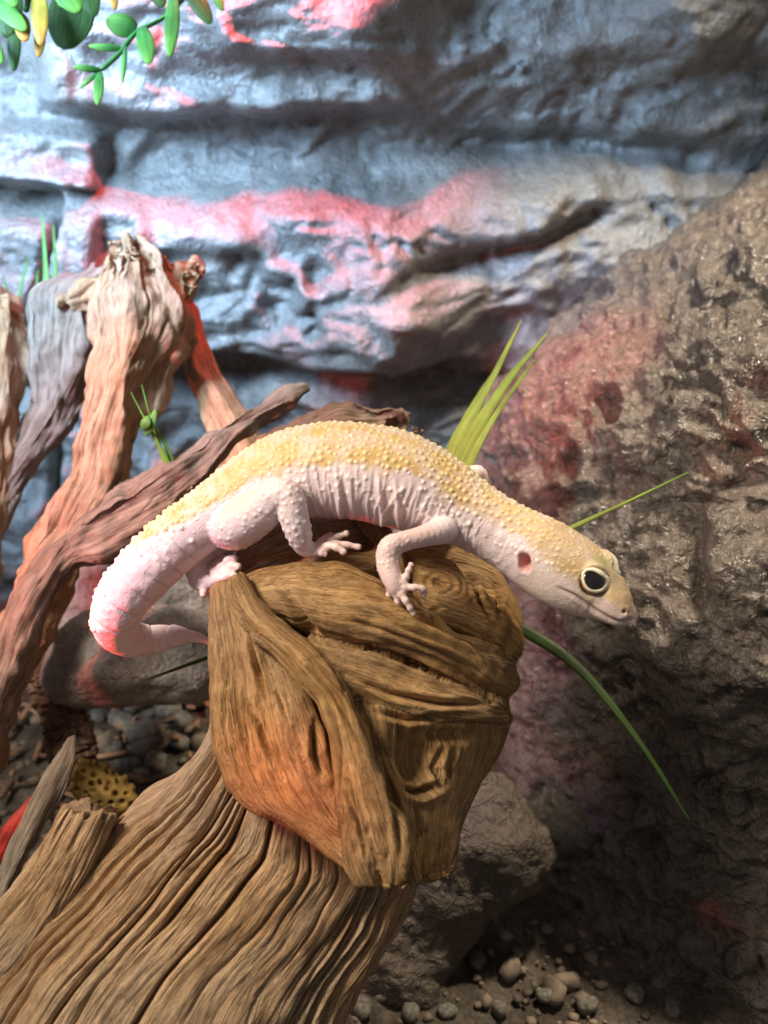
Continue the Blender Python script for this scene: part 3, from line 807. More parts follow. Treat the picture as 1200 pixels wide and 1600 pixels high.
blend('knob', [
    # left face with the hanging flange
    ([(332,915,30.4, 400,905,29.8, .35,1.2), (329,950,29.9, 430,960,29.2, .5,1.4), (330,1010,29.5, 465,1025,28.8, .6,1.6), (326,1100,29.1, 500,1110,28.4, .7,1.6),
      (332,1175,28.7, 525,1200,28.0, .6,1.4), (372,1250,28.3, 556,1272,27.6, .4,.8), (440,1290,27.9, 585,1325,27.4, .28,.45), (512,1346,27.5, 612,1376,27.3, .2,.25)], 220, 150, dict(ends=(.03, .004), p=.8, seed=3, ragged=.5)),
    # crest
    ([(360,905,29.1, 380,890,29.0, .25,.5), (357,948,28.7, 420,955,28.5, .3,.7), (398,1000,28.3, 472,1000,28.2, .35,.8), (448,1045,27.9, 515,1040,27.8, .35,.9),
      (490,1090,27.6, 548,1085,27.5, .38,.9), (512,1150,27.3, 570,1140,27.2, .38,.9), (520,1215,27.1, 595,1205,27.0, .36,.9), (523,1280,27.0, 622,1265,26.9, .32,.8), (530,1340,27.0, 645,1330,26.9, .26,.6), (552,1376,27.0, 640,1374,27.0, .18,.35)], 220, 90, dict(ends=(.02, .004), p=.75, seed=4, ragged=.55)),
    # upper fold
    ([(372,908,29.8, 392,960,29.2, .3,.9), (420,890,29.8, 450,970,28.8, .5,1.3), (485,884,29.7, 530,996,28.5, .6,1.6), (545,888,29.7, 600,1008,28.5, .65,1.7), (590,912,29.6, 655,1020,28.6, .6,1.7),
      (632,950,29.5, 705,1042,28.8, .55,1.6), (680,980,29.7, 745,1066,29.2, .5,1.6), (735,1002,30.0, 785,1090,29.7, .45,1.5), (780,1018,30.6, 800,1090,30.3, .35,1.2), (802,1036,31.2, 805,1075,31.0, .25,.6)], 220, 110, dict(ends=(.03, .03), p=.8, seed=5)),
    # middle fold
    ([(470,990,29.0, 500,1060,28.2, .3,1.0), (540,1005,28.8, 555,1095,28.1, .5,1.3), (600,1018,28.8, 610,1115,28.3, .55,1.4), (665,1045,28.9, 670,1130,28.5, .5,1.5), (720,1072,29.2, 730,1130,29.0, .45,1.4), (765,1095,29.7, 775,1135,29.6, .35,1.1), (790,1100,30.5, 795,1130,30.4, .25,.6)], 180, 90, dict(ends=(.04, .04), p=.8, seed=6)),
    # right face
    ([(545,1070,28.5, 788,1070,30.2, .5,1.6), (560,1120,28.0, 795,1118,30.1, .6,1.8), (572,1180,27.9, 780,1165,30.4, .6,1.8), (590,1240,27.7, 750,1215,30.4, .6,1.8), (605,1300,27.5, 722,1280,30.0, .5,1.6), (615,1345,27.5, 712,1335,29.6, .4,1.2), (628,1376,27.6, 706,1352,29.4, .3,.8)], 160, 120, dict(ends=(.04, .004), p=.8, seed=7, ragged=.6)),
    ([(672,1156,29.0, 742,1150,29.6, .10,.5), (676,1180,28.7, 736,1180,29.3, .14,.5), (674,1205,28.6, 720,1205,29.2, .15,.5), (668,1230,28.8, 702,1238,29.3, .12,.4)], 60, 50, dict(ends=(.04, .02), p=.8, seed=8, ragged=.2)),
    # burl
    ([(585,838,32.8, 590,940,30.8, .4,1.6), (625,846,32.8, 622,965,30.4, .55,2.0), (670,852,33.0, 660,990,30.2, .7,2.2), (715,862,33.2, 705,1010,30.2, .8,2.4), (752,885,33.4, 750,1030,30.5, .8,2.4), (782,920,33.2, 785,1045,30.9, .7,2.2), (800,960,32.8, 805,1050,31.4, .45,1.6)], 160, 130, dict(ends=(.06, .06), p=.85, seed=9)),
    # curled lobe under the hind foot, strand beside it
    ([(462,884,30.7, 470,905,30.3, .2,.6), (500,866,30.7, 512,905,30.1, .35,.8), (540,868,30.7, 556,902,30.1, .35,.8), (575,862,30.8, 592,895,30.4, .35,.9), (592,842,31.2, 612,870,31.0, .3,.9), (580,818,31.8, 600,830,31.8, .25,.8)], 100, 60, dict(ends=(.06, .06), seed=10)),
    ([(540,808,32.4, 575,800,32.4, .4,.8), (565,838,31.8, 606,822,31.8, .4,.8), (588,880,31.0, 630,862,31.2, .4,.8), (598,920,30.5, 640,915,30.6, .35,.8), (606,960,30.0, 640,955,30.0, .3,.6)], 100, 60, dict(ends=(.06, .06), seed=11)),
    ([(400,900,33.5, 700,880,34, 1.5,3), (390,1000,32, 770,1000,33, 2.0,3), (390,1100,31.2, 770,1090,32.4, 2.0,3), (400,1200,30.6, 730,1190,32, 1.6,3), (440,1300,30, 690,1300,31.4, 1.4,2.6), (520,1350,30, 680,1360,31, 1.0,2)], 60, 60, dict(ends=(.1, .1), seed=13)),
    ], WOOD_KNOB, log, 0.050, 11, wood_disp(groove=.075, gfreq=1.6, fine=.026, lump=.13, lumpf=.6, corr=.10, cfreq=1.2, carve=knob_carve))
ribbon_obj('back_shelf', [
    (590,792,33.8, 600,860,32.0, .5,1.6), (530,800,33.4, 545,870,31.6, .6,1.8), (470,818,33.2, 480,890,31.2, .7,2.0), (420,838,33.0, 425,905,31.2, .6,2.0), (385,855,32.8, 385,925,31.4, .5,1.8), (362,880,32.4, 356,940,31.6, .3,1.2)],
    220, 150, WOOD, log, disp=wood_disp(groove=.12, gfreq=1.8, fine=.03, lump=.10, corr=.10, cfreq=1.6), ends=(.05, .05), seed=12)

# ------------------------------------------------------------------ background driftwood
def bgw(name, label, pieces, mats, at, seed0):
    t = thing(name, label, 'driftwood', at)
    for k, (pn, st, nu, nv, kw) in enumerate(pieces):
        rg = .25 if nu < 150 or 'pointed' in label else 1.3
        blend(pn, [(st[::-1], nu, nv, dict(ends=(.03, .004), p=.95, facet=5, seed=seed0+k, ragged=rg))], mats[k % len(mats)], t, 0.075 if nu > 100 else 0.05, 3, wood_disp(**kw))
    return t

KW = dict(groove=.18, gfreq=1.2, fine=.05, lump=.50, lumpf=.42, corr=.08, cfreq=.8)
KF = dict(facet=5, p=.95)
br = thing('driftwood_branch', 'tall upright orange-lit driftwood branch with a knobbly top at left', 'driftwood', tuple(P(-60, 1230, np.array(38.6))))
blend('stem', [
    ([(178,405,43.2, 232,388,43.2, .6,.9), (158,440,42.6, 275,425,42.8, 1.1,1.3), (150,500,42.1, 288,485,42.4, 1.2,1.4), (150,560,41.6, 262,555,42, 1.2,1.4), (136,620,41.3, 232,625,41.7, 1.2,1.4),
      (116,690,41, 214,700,41.4, 1.1,1.3), (100,760,40.6, 200,770,41, 1.1,1.3), (68,820,40, 168,825,40.4, 1.0,1.3), (30,890,39.4, 115,900,39.8, .9,1.2), (2,960,39, 75,980,39.3, .9,1.2), (-30,1060,38.6, 40,1080,39, .8,1.2), (-60,1200,38.4, 0,1230,38.6, .8,1.2)][::-1], 200, 70, dict(ends=(.03, .004), seed=20, ragged=1.6, **KF)),
    ([(262,420,42.9, 326,432,43.2, .5,.8), (268,470,42.6, 306,480,43, .6,.8), (252,530,42.3, 290,540,42.6, .5,.7), (228,590,42, 262,610,42.4, .45,.6), (208,650,41.8, 236,660,42.2, .35,.5)][::-1], 100, 50, dict(ends=(.05, .004), seed=21, ragged=1.0, **KF)),
    ([(150,450,42.6, 175,425,42.8, .5,.6), (128,470,43, 150,452,43.2, .5,.6), (100,480,44, 120,462,44, .4,.5)], 50, 40, dict(ends=(.05, .004), seed=22, ragged=.8, **KF)),
    ], WOOD_PALE, br, 0.08, 4, wood_disp(groove=.18, gfreq=1.2, fine=.05, lump=.55, lumpf=.45, corr=.08, cfreq=.8))
bgw('driftwood_slab', 'weathered grey driftwood slab leaning behind the orange branch at far left', [
    ('slab', [(90,445,46, 190,435,45.5, .8,1.0), (45,470,45.5, 165,480,45, 1.0,1.2), (38,540,45, 160,540,44.6, 1.0,1.2), (42,610,44.6, 140,610,44.4, .9,1.1), (25,680,44.2, 115,660,44.2, .8,1.0), (5,720,44, 60,730,44, .6,.9), (-30,800,43.6, 20,800,43.6, .6,.9), (-70,950,43, -20,950,43, .6,.9)], 170, 110, KW),
    ('outer_strand', [(-30,470,45, 30,485,44.6, .7,.9), (-40,540,44.4, 40,540,44.2, .9,1.0), (-50,620,44, 32,620,43.8, .8,1.0), (-50,700,43.6, 18,700,43.4, .7,.9), (-60,800,43.2, 4,790,43, .6,.8), (-80,950,42.6, -20,950,42.4, .6,.8)], 150, 80, KW)],
    [WOOD_GREY, WOOD_PALE], tuple(P(-60, 950, np.array(43.0))), 30)
bgw('driftwood_strut', 'short smooth tan driftwood strut slanting right of the orange branch', [
    ('strut', [(285,470,45.5, 310,480,45.5, .5,.6), (286,530,45, 325,530,45, .7,.8), (290,585,44.4, 345,590,44.4, .8,.9), (312,640,43.8, 378,632,43.8, .8,.9), (330,700,43, 410,690,43, .8,.9), (345,770,42.2, 425,760,42.2, .7,.9)], 130, 80, dict(groove=.05, gfreq=.9, fine=.03, lump=.12))],
    [WOOD], tuple(P(380, 770, np.array(42.5))), 40)
bgw('driftwood_branch', 'pointed grey driftwood branch reaching up right behind the gecko back', [
    ('branch', [(478,602,38.6, 481,610,38.6, .15,.2), (440,614,38.4, 450,636,38.4, .4,.5), (400,634,38.2, 412,660,38.2, .5,.6), (345,662,38, 372,700,38, .6,.8), (300,700,37.8, 335,752,37.8, .7,.9),
                (235,735,37.6, 270,815,37.6, .8,1.0), (165,765,37.4, 190,866,37.4, .8,1.0), (105,815,37.2, 110,898,37.2, .8,1.0), (62,870,37, 70,960,37, .7,1.0), (22,930,36.8, 40,1040,36.8, .7,.9), (-10,1020,36.6, 8,1130,36.6, .6,.9), (-40,1120,36.4, -20,1230,36.4, .5,.8), (-60,1300,36.2, -40,1350,36.2, .5,.8)], 280, 110, KW)],
    [WOOD_GREY], tuple(P(-50, 1340, np.array(36.3))), 50)
bgw('driftwood_branch', 'reddish driftwood branch lying low just behind the gecko hips and back', [
    ('branch', [(610,640,39, 612,690,38.6, .5,.7), (570,628,38.8, 575,700,38.4, .7,.9), (530,628,38.6, 540,705,38.2, .8,1.0), (480,655,38.4, 490,725,38, .8,1.0), (425,680,38, 440,755,37.6, .8,1.0), (375,715,37.6, 385,800,37.2, .8,1.0), (325,765,37.2, 330,845,36.8, .7,1.0), (280,830,37, 290,890,36.8, .5,.8)], 200, 100, KW)],
    [BARK], tuple(P(285, 890, np.array(37.0))), 60)
bgw('wood_splinter', 'thin pale grey wood splinter standing at lower left edge', [
    ('shaft', [(108,1152,36.2, 120,1150,36.2, .1,.15), (80,1192,36, 118,1188,36, .2,.3), (55,1235,35.8, 98,1235,35.8, .25,.35), (30,1285,35.6, 70,1285,35.6, .25,.35), (5,1340,35.4, 40,1345,35.4, .25,.35), (-30,1420,35.2, 5,1430,35.2, .25,.35), (-60,1540,35, -25,1550,35, .25,.35)], 140, 60, dict(groove=.05, gfreq=2.5, fine=.03, lump=.08)),
    ('side_spike', [(112,1190,36.0, 122,1188,36.0, .08,.1), (95,1215,35.9, 110,1218,35.9, .15,.2), (75,1250,35.8, 92,1255,35.8, .15,.2), (55,1285,35.7, 70,1290,35.7, .12,.2)], 60, 40, dict(groove=.05, gfreq=2.5, fine=.03, lump=.08))],
    [WOOD_GREY], tuple(P(-45, 1550, np.array(35.0))), 70)
o = ribbon_obj('wood_chip', [(48,1240,37.0, 66,1246,37.0, .1,.2), (22,1270,36.8, 50,1285,36.8, .2,.3), (-10,1305,36.6, 20,1330,36.6, .2,.3), (-50,1345,36.4, -15,1370,36.4, .2,.3)], 60, 50, simple_mat('red_light_painted_wood', (0.42, 0.03, 0.02), 0.6, .4, 1.2), disp=wood_disp(groove=.05, gfreq=2.5, lump=.08))  # dark wood with the red lamp's light put into its base colour
tag(o, 'sliver of wood with red light painted in, beside the pale splinter at left edge', 'wood chip')
def cork_disp(gx, gy, gu, pos, e):
    a = perlin(gx*1.6, gy*1.6, gu*3.2)
    return (0.16*ridged(gx*1.2, gy*1.2, gu*2.6, 2) - 0.22*np.exp(-(a/0.12)**2) + .1*fbm(pos[..., 0], pos[..., 1], pos[..., 2], 2))*e
o = ribbon_obj('bark_stick', [(50,990,43, 78,990,43, .4,.4), (45,1035,42.6, 92,1030,42.6, .55,.6), (55,1085,42.2, 110,1078,42.2, .6,.7), (70,1135,41.8, 135,1120,41.8, .65,.7), (80,1180,41.5, 145,1168,41.5, .6,.7), (95,1215,41.2, 140,1215,41.2, .4,.5)], 170, 110, BARK, disp=cork_disp, ends=(.06, .08), seed=80)
tag(o, 'rough brown bark-covered stick lying on the gravel left of the stones', 'stick')
def comb_disp(gx, gy, gu, pos, e):
    h = 0*gx
    rr = np.random.RandomState(5)
    P0 = pos.reshape(-1, 3)
    px, py, d = proj(P0); px = px.reshape(gx.shape); py = py.reshape(gx.shape)
    for i in range(8):
        for j in range(5):
            cx = 112+i*15+(j % 2)*7.5+rr.uniform(-4.5, 4.5); cy = 1192+j*15+rr.uniform(-4.5, 4.5)
            h -= rr.uniform(.1, .32)*np.exp(-(np.hypot(px-cx, (py-cy)*rr.uniform(.7, 1.3))/rr.uniform(3.2, 5.4))**3)
    return (h + 0.12*fbm(pos[..., 0]*.8, pos[..., 1]*.8, pos[..., 2]*.8, 3))*e
o = ribbon_obj('honeycomb_wood', [(102,1215,40.4, 118,1250,40.2, .3,.6), (118,1188,40.6, 140,1270,40, .7,1.0), (150,1188,40.7, 165,1275,40, .8,1.1), (185,1205,40.7, 195,1275,40.1, .7,1.0), (212,1225,40.7, 216,1268,40.4, .4,.7)], 170, 170, simple_mat('ochre_wood', (0.22, 0.135, 0.03), 0.7, .4, 2.0), disp=comb_disp, ends=(.1, .1), seed=90)
tag(o, 'small ochre lump of wood pitted with rows of round holes', 'wood piece')

# ------------------------------------------------------------------ plants
def leafmat(name, col, tip):
    m = simple_mat(name, col, 0.5, .35, 1.2, sss=0.2, spec=.3, tip=tip)
    nt = m.node_tree; b = nt.nodes['Principled BSDF']
    vein = noise(nt, mapping(nt, attr(nt, 'g'), (26, 26, 0.4)), 1.0, 3, 0.6)
    old = b.inputs['Base Color'].links[0].from_socket
    nt.links.new(mix(nt, old, ramp(nt, [(0.35, (0.5, 0.5, 0.45)), (0.6, (1, 1, 1))], vein), 0.8, 'MULTIPLY'), b.inputs['Base Color'])
    nt.links.new(bump(nt, vein, 0.5, 0.0004), b.inputs['Normal'])
    return m
LEAF = leafmat('leaf_green', (0.055, 0.22, 0.05), (0.16, 0.36, 0.04))
LEAF_DK = leafmat('leaf_dark', (0.035, 0.085, 0.02), (0.05, 0.12, 0.02))
LEAF_YL = leafmat('leaf_yellow', (0.42, 0.36, 0.05), (0.60, 0.22, 0.03))
BLADE = leafmat('blade_green', (0.12, 0.19, 0.022), (0.30, 0.29, 0.045))
BLADE_DK = leafmat('blade_deep', (0.03, 0.062, 0.009), (0.035, 0.062, 0.012))

def leaf(parent, mat, base, tip, d0, d1, width, cup=0.12, name='leaf', shape='oval', nu=26, nv=14):
    x0, y0 = base; x1, y1 = tip
    L = math.hypot(x1-x0, y1-y0); nx, ny = -(y1-y0)/L, (x1-x0)/L
    st = []
    for t in np.linspace(0, 1, 9):
        if shape == 'oval': w = width*(math.sin(math.pi*min(1, 0.06+0.90*t))**0.62)*(1-0.15*t)
        else: w = width*(1-t)**0.6*(0.6+0.4*min(1, t*6))
        w = max(w, width*0.06)
        cx = x0+(x1-x0)*t; cy = y0+(y1-y0)*t; d = d0+(d1-d0)*t - cup*math.sin(math.pi*t)
        st.append((cx-nx*w, cy-ny*w, d+0.05*w/10, cx+nx*w, cy+ny*w, d-0.05*w/10, 0.05, 0.03))
    v, q, g, tr = ribbon(st, nu, nv, ends=(.03, .05))
    u = g[:, 2]; tf = np.clip((u-u.min())/(u.max()-u.min()+1e-6), 0, 1)**2
    return link(name, make_mesh(name, v, q, {'g': g, 'tipf': tf}, tris=tr), mat, parent)

pl = thing('hanging_plant', 'green plastic foliage with oval leaves hanging in at top left', 'plant', tuple(P(120, -60, np.array(40.0))))
def stem(parent, pts, r, mat, name='stem'):
    st = [(x-r, y, d, x+r, y, d, r*d/FPX, r*d/FPX) for x, y, d in pts]
    v, q, g, tr = ribbon(st, 40, 10)
    link(name, make_mesh(name, v, q, {'g': g, 'tipf': np.zeros(len(v))}, tris=tr), mat, parent)
stem(pl, [(300,-60,40), (290,-10,40), (258,26,40), (212,52,39.8), (185,85,39.6), (156,112,39.4)], 4.5, LEAF)
stem(pl, [(60,-80,39), (50,-30,39), (40,20,39)], 5, LEAF)
for b, tp, d0, d1, w, mt in [
    ((214,48),(166,30),39.8,39.4,20,LEAF), ((222,40),(233,101),39.7,39.2,15,LEAF), ((272,-10),(265,90),39.8,39.4,13,LEAF), ((292,-25),(330,38),40,39.8,15,LEAF_DK),
    ((190,76),(138,72),39.6,39.3,7,LEAF), ((196,72),(191,131),39.6,39.5,5,LEAF), ((158,110),(114,104),39.4,39.0,6.5,LEAF), ((156,112),(152,165),39.4,39.0,9,LEAF),
    ((155,112),(124,138),39.4,39.2,4.5,LEAF), ((120,-20),(100,78),40.4,40.2,40,LEAF_DK), ((60,-20),(64,72),39,38.6,15,LEAF_YL), ((64,40),(60,90),39.4,39.2,10,LEAF_YL),
    ((-20,-10),(42,48),38.8,38.4,17,LEAF), ((20,-30),(10,60),39.5,39.4,22,LEAF_DK), ((22,30),(22,112),39.6,39.5,12,LEAF_DK), ((82,-40),(125,20),38.6,38.4,22,LEAF),
    ((30,20),(40,66),38.9,38.6,14,LEAF_YL), ((-25,40),(4,100),38.8,38.6,12,LEAF), ((120,-60),(145,30),40.6,40.4,26,LEAF_DK), ((174,-30),(180,16),39.4,39.2,8,LEAF_YL),
    ((100,-40),(95,12),38.9,38.6,12,LEAF), ((330,-30),(348,18),40.4,40.3,9,LEAF), ((230,-50),(255,12),40.2,40,18,LEAF_DK), ((0,-40),(25,12),38.4,38.2,16,LEAF)]:
    leaf(pl, mt, b, tp, d0, d1, w)

def blade(parent, pts, w, mat, name='blade'):
    pts = np.array(pts, float)
    s = spline(pts, 14)
    tdir = np.gradient(s[:, :2], axis=0); tdir /= np.linalg.norm(tdir, axis=1)[:, None]
    t = np.linspace(0, 1, len(s))
    ww = w*np.clip((1-t)**0.55, 0.03, 1)*(0.75+0.25*np.sin(np.pi*np.clip(t*1.5, 0, 1)))
    st = [(a[0]+n1*k, a[1]-n0*k, a[2]+.04, a[0]-n1*k, a[1]+n0*k, a[2]-.04, .04, .02) for a, (n0, n1), k in zip(s, tdir, ww)]
    v, q, g, tr = ribbon(st, 60, 12, ends=(.01, .02))
    u = g[:, 2]; tf = np.clip((u-u.min())/(u.max()-u.min()+1e-6), 0, 1)
    link(name, make_mesh(name, v, q, {'g': g, 'tipf': 1-tf}, tris=tr), mat, parent)

gr = thing('grass_clump', 'clump of broad yellow-green grass blades growing behind the driftwood knob', 'plant', tuple(P(640, 1000, np.array(38.0))))
for pts, w, mt in [
    ([(660,900,36.5),(705,715,37.5),(760,610,38.5),(815,500,39.5)], 15, BLADE), ([(670,900,36.4),(722,715,37.4),(790,600,38.4),(856,520,39.2)], 20, BLADE),
    ([(650,900,36.4),(695,722,37.6),(735,640,38.6),(775,575,39.4)], 13, BLADE), ([(680,900,36.2),(735,722,37),(780,640,38),(838,560,38.6)], 12, BLADE),
    ([(700,920,35),(800,872,34.5),(895,824,33.6),(990,780,33),(1077,738,32.5)], 7, BLADE), ([(690,930,36),(800,976,35),(900,1040,34),(1000,1160,33),(1080,1287,32.5)], 11, BLADE_DK),
    ([(560,960,36),(420,990,35),(330,1025,34.4),(228,1062,33.8)], 9, BLADE_DK), ([(560,930,36),(420,960,35),(330,988,34.6),(306,998,34.4)], 9, BLADE_DK)]:
    blade(gr, pts, w, mt)
gr2 = thing('grass_tuft', 'faint thin green grass tuft at far left edge above grey slab', 'plant', tuple(P(40, 560, np.array(48.0))))
for pts, w in [([(70,560,48),(72,440,48),(66,330,48)], 9), ([(60,560,48),(85,440,48),(84,350,48)], 8), ([(40,560,48),(30,470,48),(45,400,48)], 6), ([(30,560,48),(18,490,48),(5,430,48)], 6), ([(50,560,48),(55,480,48),(60,420,48)], 6)]:
    blade(gr2, pts, w, LEAF)
gr3 = thing('plastic_sprig', 'tiny bright green sprig against the orange branch', 'plant', tuple(P(270, 740, np.array(37.5))))
for pts, w in [([(275,745,37.4),(240,680,37),(205,612,36.8)], 4), ([(262,735,37.4),(240,670,37.2),(222,600,37.2)], 4), ([(272,730,37.4),(252,680,37.2),(228,650,37)], 4)]:
    blade(gr3, pts, w, LEAF)
leaf(gr3, LEAF, (228,682), (244,640), 36.9, 36.8, 8)
leaf(gr3, LEAF, (224,672), (232,650), 36.8, 36.7, 9)

# ------------------------------------------------------------------ gecko
TOC = math.radians(22)
def build_gecko():
    # px, py, d, half height px, half width px     tail tip -> snout
    S = np.array([
        (334,1010,32.9, 3, 3), (322,1000,32.9, 6, 6), (300,994,33.0, 10, 10), (268,994,33.2, 18, 18), (235,1000,33.2, 24, 24), (205,998,32.8, 29, 29),
        (183,985,32.0, 33, 33), (180,962,31.4, 38, 38), (196,930,31.1, 43, 43), (225,894,31.0, 46, 47), (262,858,31.0, 47, 49), (302,826,31.0, 47, 50),
        (345,795,31.0, 49, 54), (392,766,31.0, 57, 62), (445,745,30.9, 69, 74), (505,735,30.8, 74, 80), (565,737,30.7, 75, 82), (625,751,30.6, 75, 80),
        (685,777,30.5, 66, 72), (738,805,30.3, 54, 58), (786,831,30.1, 50, 52), (835,861,29.9, 57, 62), (879,889,29.7, 58, 65), (915,911,29.5, 53, 59),
        (942,931,29.3, 41, 47), (960,945,29.1, 30, 36), (973,956,29.0, 22, 27), (982,961,28.95, 15, 19), (987,963,28.9, 8, 10)], float)
    n = len(S); NU, NV = 640, 200
    C0 = P(S[:, 0], S[:, 1], S[:, 2])
    dat = np.concatenate([C0, S[:, 3:4]*S[:, 2:3]/FPX, S[:, 4:5]*S[:, 2:3]/FPX, np.arange(n)[:, None].astype(float)], 1)
    s = spline(dat, NU, chord=C0)
    C, ry, rx, tt = s[:, :3], np.maximum(s[:, 3], .02), np.maximum(s[:, 4], .02), s[:, 5]
    T = unit(np.gradient(C, axis=0))
    up = math.cos(TOC)*UPV - math.sin(TOC)*FWD
    Nd = np.zeros_like(C)
    i0 = int(np.argmin(np.abs(tt-11)))
    for i in range(i0, NU):
        Nd[i] = unit(up-(up@T[i])*T[i])
    for i in range(i0-1, -1, -1):
        v = Nd[i+1]-(Nd[i+1]@T[i])*T[i]; Nd[i] = unit(v)
    B = np.cross(Nd, T)                     # lateral
    if (B[NU//2]@FWD) > 0: B = -B           # toward the camera
    th = np.linspace(0, 2*np.pi, NV, endpoint=False)     # 0 = dorsal, pi/2 = near flank
    c, sn = np.cos(th), np.sin(th)
    head = sstep(20.3, 22, tt)
    pw = 1 - 0.10*head
    cc = np.sign(c)[None, :]*np.abs(c)[None, :]**pw[:, None]; ss = np.sign(sn)[None, :]*np.abs(sn)[None, :]**pw[:, None]
    body = C[:, None, :] + Nd[:, None, :]*(ry[:, None]*cc)[..., None] + B[:, None, :]*(rx[:, None]*ss)[..., None]
    meshes_v, meshes_q, meshes_t = [], [], []
    src_p, src_part, src_t, src_th = [body.reshape(-1, 3)], [np.zeros(NU*NV)], [np.repeat(tt, NV)], [np.tile(th, NU)]
    off = 0
    def addgrid(p):
        nonlocal off
        nu, nv = p.shape[:2]
        v = np.concatenate([p.reshape(-1, 3), p[0].mean(0)[None], p[-1].mean(0)[None]])
        q = grid_quads(nu, nv, True)
        j = np.arange(nv); j1 = (j+1) % nv
        t = np.concatenate([np.stack([np.full(nv, nu*nv), j1, j], 1), np.stack([np.full(nv, nu*nv+1), (nu-1)*nv+j, (nu-1)*nv+j1], 1)])
        meshes_v.append(v); meshes_q.append(q+off); meshes_t.append(t+off); off += len(v)
    addgrid(body)
    def tube(pts, part, nu=60, nv=24):
        a = np.array(pts, float)
        c0 = P(a[:, 0], a[:, 1], a[:, 2])
        r0 = a[:, 3]*a[:, 2]/FPX
        m = spline(np.concatenate([c0, r0[:, None]], 1), nu, chord=c0)
        cc_, r = m[:, :3], np.maximum(m[:, 3], 0.02)
        x = np.linspace(0, 1, nu)
        L = np.linalg.norm(np.diff(cc_, axis=0), axis=1).sum()
        e = np.clip(r[-1]/L*1.0, 0.01, .3)
        k = np.clip((1-x)/e, 0, 1); r = r*np.sqrt(np.maximum(1-(1-k)**2, .01))
        t_ = unit(np.gradient(cc_, axis=0))
        nn = np.zeros_like(cc_); w = np.array([.3, .5, .8]); nn[0] = unit(w-(w@t_[0])*t_[0])
        for i in range(1, nu): nn[i] = unit(nn[i-1]-(nn[i-1]@t_[i])*t_[i])
        bb = np.cross(t_, nn)
        ang = np.linspace(0, 2*np.pi, nv, endpoint=False)
        p = cc_[:, None, :] + (nn[:, None, :]*np.cos(ang)[None, :, None] + bb[:, None, :]*np.sin(ang)[None, :, None])*r[:, None, None]
        addgrid(p)
        src_p.append(p.reshape(-1, 3)); src_part.append(np.full(nu*nv, part)); src_t.append(np.repeat(x, nv)); src_th.append(np.tile(ang, nu))
    # near hind leg
    tube([(338,820,31.2,26), (366,822,30.3,38), (405,798,29.7,35), (432,776,29.3,28), (448,774,29.2,25), (457,800,29.2,24), (466,830,29.3,21), (474,852,29.5,16), (486,860,29.6,13), (505,856,29.7,12)], 1, 90, 36)
    for pts in ([(498,856,29.7,9),(516,845,29.8,6.5),(530,838,29.9,5.5),(546,832,29.8,5)], [(500,856,29.7,9),(522,850,29.6,6.5),(545,852,29.6,5.5),(566,856,29.6,5)],
                [(500,858,29.6,9),(518,853,29.3,6.5),(531,858,29.2,6),(541,866,29.2,5.5)], [(495,854,29.8,8),(505,844,30.1,6),(512,838,30.3,5),(522,834,30.3,4.5)], [(494,858,29.6,8),(503,864,29.4,6),(512,867,29.4,5)]):
        tube(pts, 2, 34, 16)
    # near front leg
    tube([(712,812,30.0,24), (690,828,29.4,22), (660,838,29.0,17), (630,846,28.8,16), (611,855,28.7,19), (606,870,28.7,19), (608,890,28.6,17.5), (615,908,28.5,16), (622,922,28.5,14), (626,930,28.5,11)], 3, 90, 32)
    # fingers of the near hand
    for pts in ([(628,912,28.4,8),(634,902,28.4,6),(639,890,28.4,5.3),(644,878,28.4,4.8)], [(630,918,28.4,8),(645,918,28.3,6),(658,919,28.3,5.8),(664,926,28.4,5.3),(659,932,28.5,4.8)],
                [(627,926,28.4,8),(633,937,28.3,6),(640,948,28.3,5.3),(648,962,28.4,4.8)], [(620,926,28.5,8),(621,940,28.5,5.5),(624,955,28.6,5),(630,966,28.7,4.5)], [(612,922,28.6,8),(606,934,28.7,5.5),(600,944,28.8,5)]):
        tube(pts, 4, 34, 16)
    # far front leg: only the elbow shows above the back
    tube([(705,790,31.6,22), (722,765,32.3,18), (738,742,32.8,14), (748,742,33.0,14), (748,775,33.1,13), (740,815,33.0,12), (735,850,32.8,11)], 3, 60, 24)
    for dx in (-12, -4, 5, 13, 20):
        tube([(735,845,32.8,8), (735+dx,862,32.6,5), (735+dx*1.8,876,32.5,4.5)], 4, 24, 14)
    # far hind leg
    tube([(350,830,31.4,28), (332,850,31.6,23), (318,868,31.6,20), (311,888,31.5,20), (314,906,31.3,18), (326,908,31.1,15), (338,902,31.0,12)], 1, 70, 30)
    for pts in ([(334,896,31.0,10),(348,884,30.8,7),(360,873,30.7,6.5),(372,874,30.6,6)], [(337,901,30.9,10),(352,892,30.7,7),(364,885,30.6,6.5),(378,886,30.5,6)],
                [(336,906,30.9,10),(350,903,30.6,7.5),(362,898,30.5,7),(371,905,30.4,6)], [(330,894,31.2,9),(342,878,31.2,6),(352,868,31.2,5.5)], [(318,914,31.1,9),(318,924,30.9,6.5),(317,934,30.8,6)]):
        tube(pts, 2, 34, 16)
    # brow swellings over both eyes
    i_eye = int(np.argmin(np.abs(tt-23.25)))
    Cm, Bm = C[i_eye], B[i_eye]
    def refl(p):
        p = np.asarray(p, float)
        return p - 2*((p-Cm)@Bm)[..., None]*Bm
    def ball(center, r):
        a = np.linspace(0.02, np.pi-.02, 16); bb_ = np.linspace(0, 2*np.pi, 24, endpoint=False)
        p = center + r*np.stack([np.sin(a)[:, None]*np.cos(bb_)[None], np.sin(a)[:, None]*np.sin(bb_)[None], np.cos(a)[:, None]*np.ones((1, 24))], -1)
        addgrid(p)
    # eye position: on the near flank of the head where pixel (929,909) meets it
    hp = body.reshape(-1, 3)
    hx, hy, hd = proj(hp)
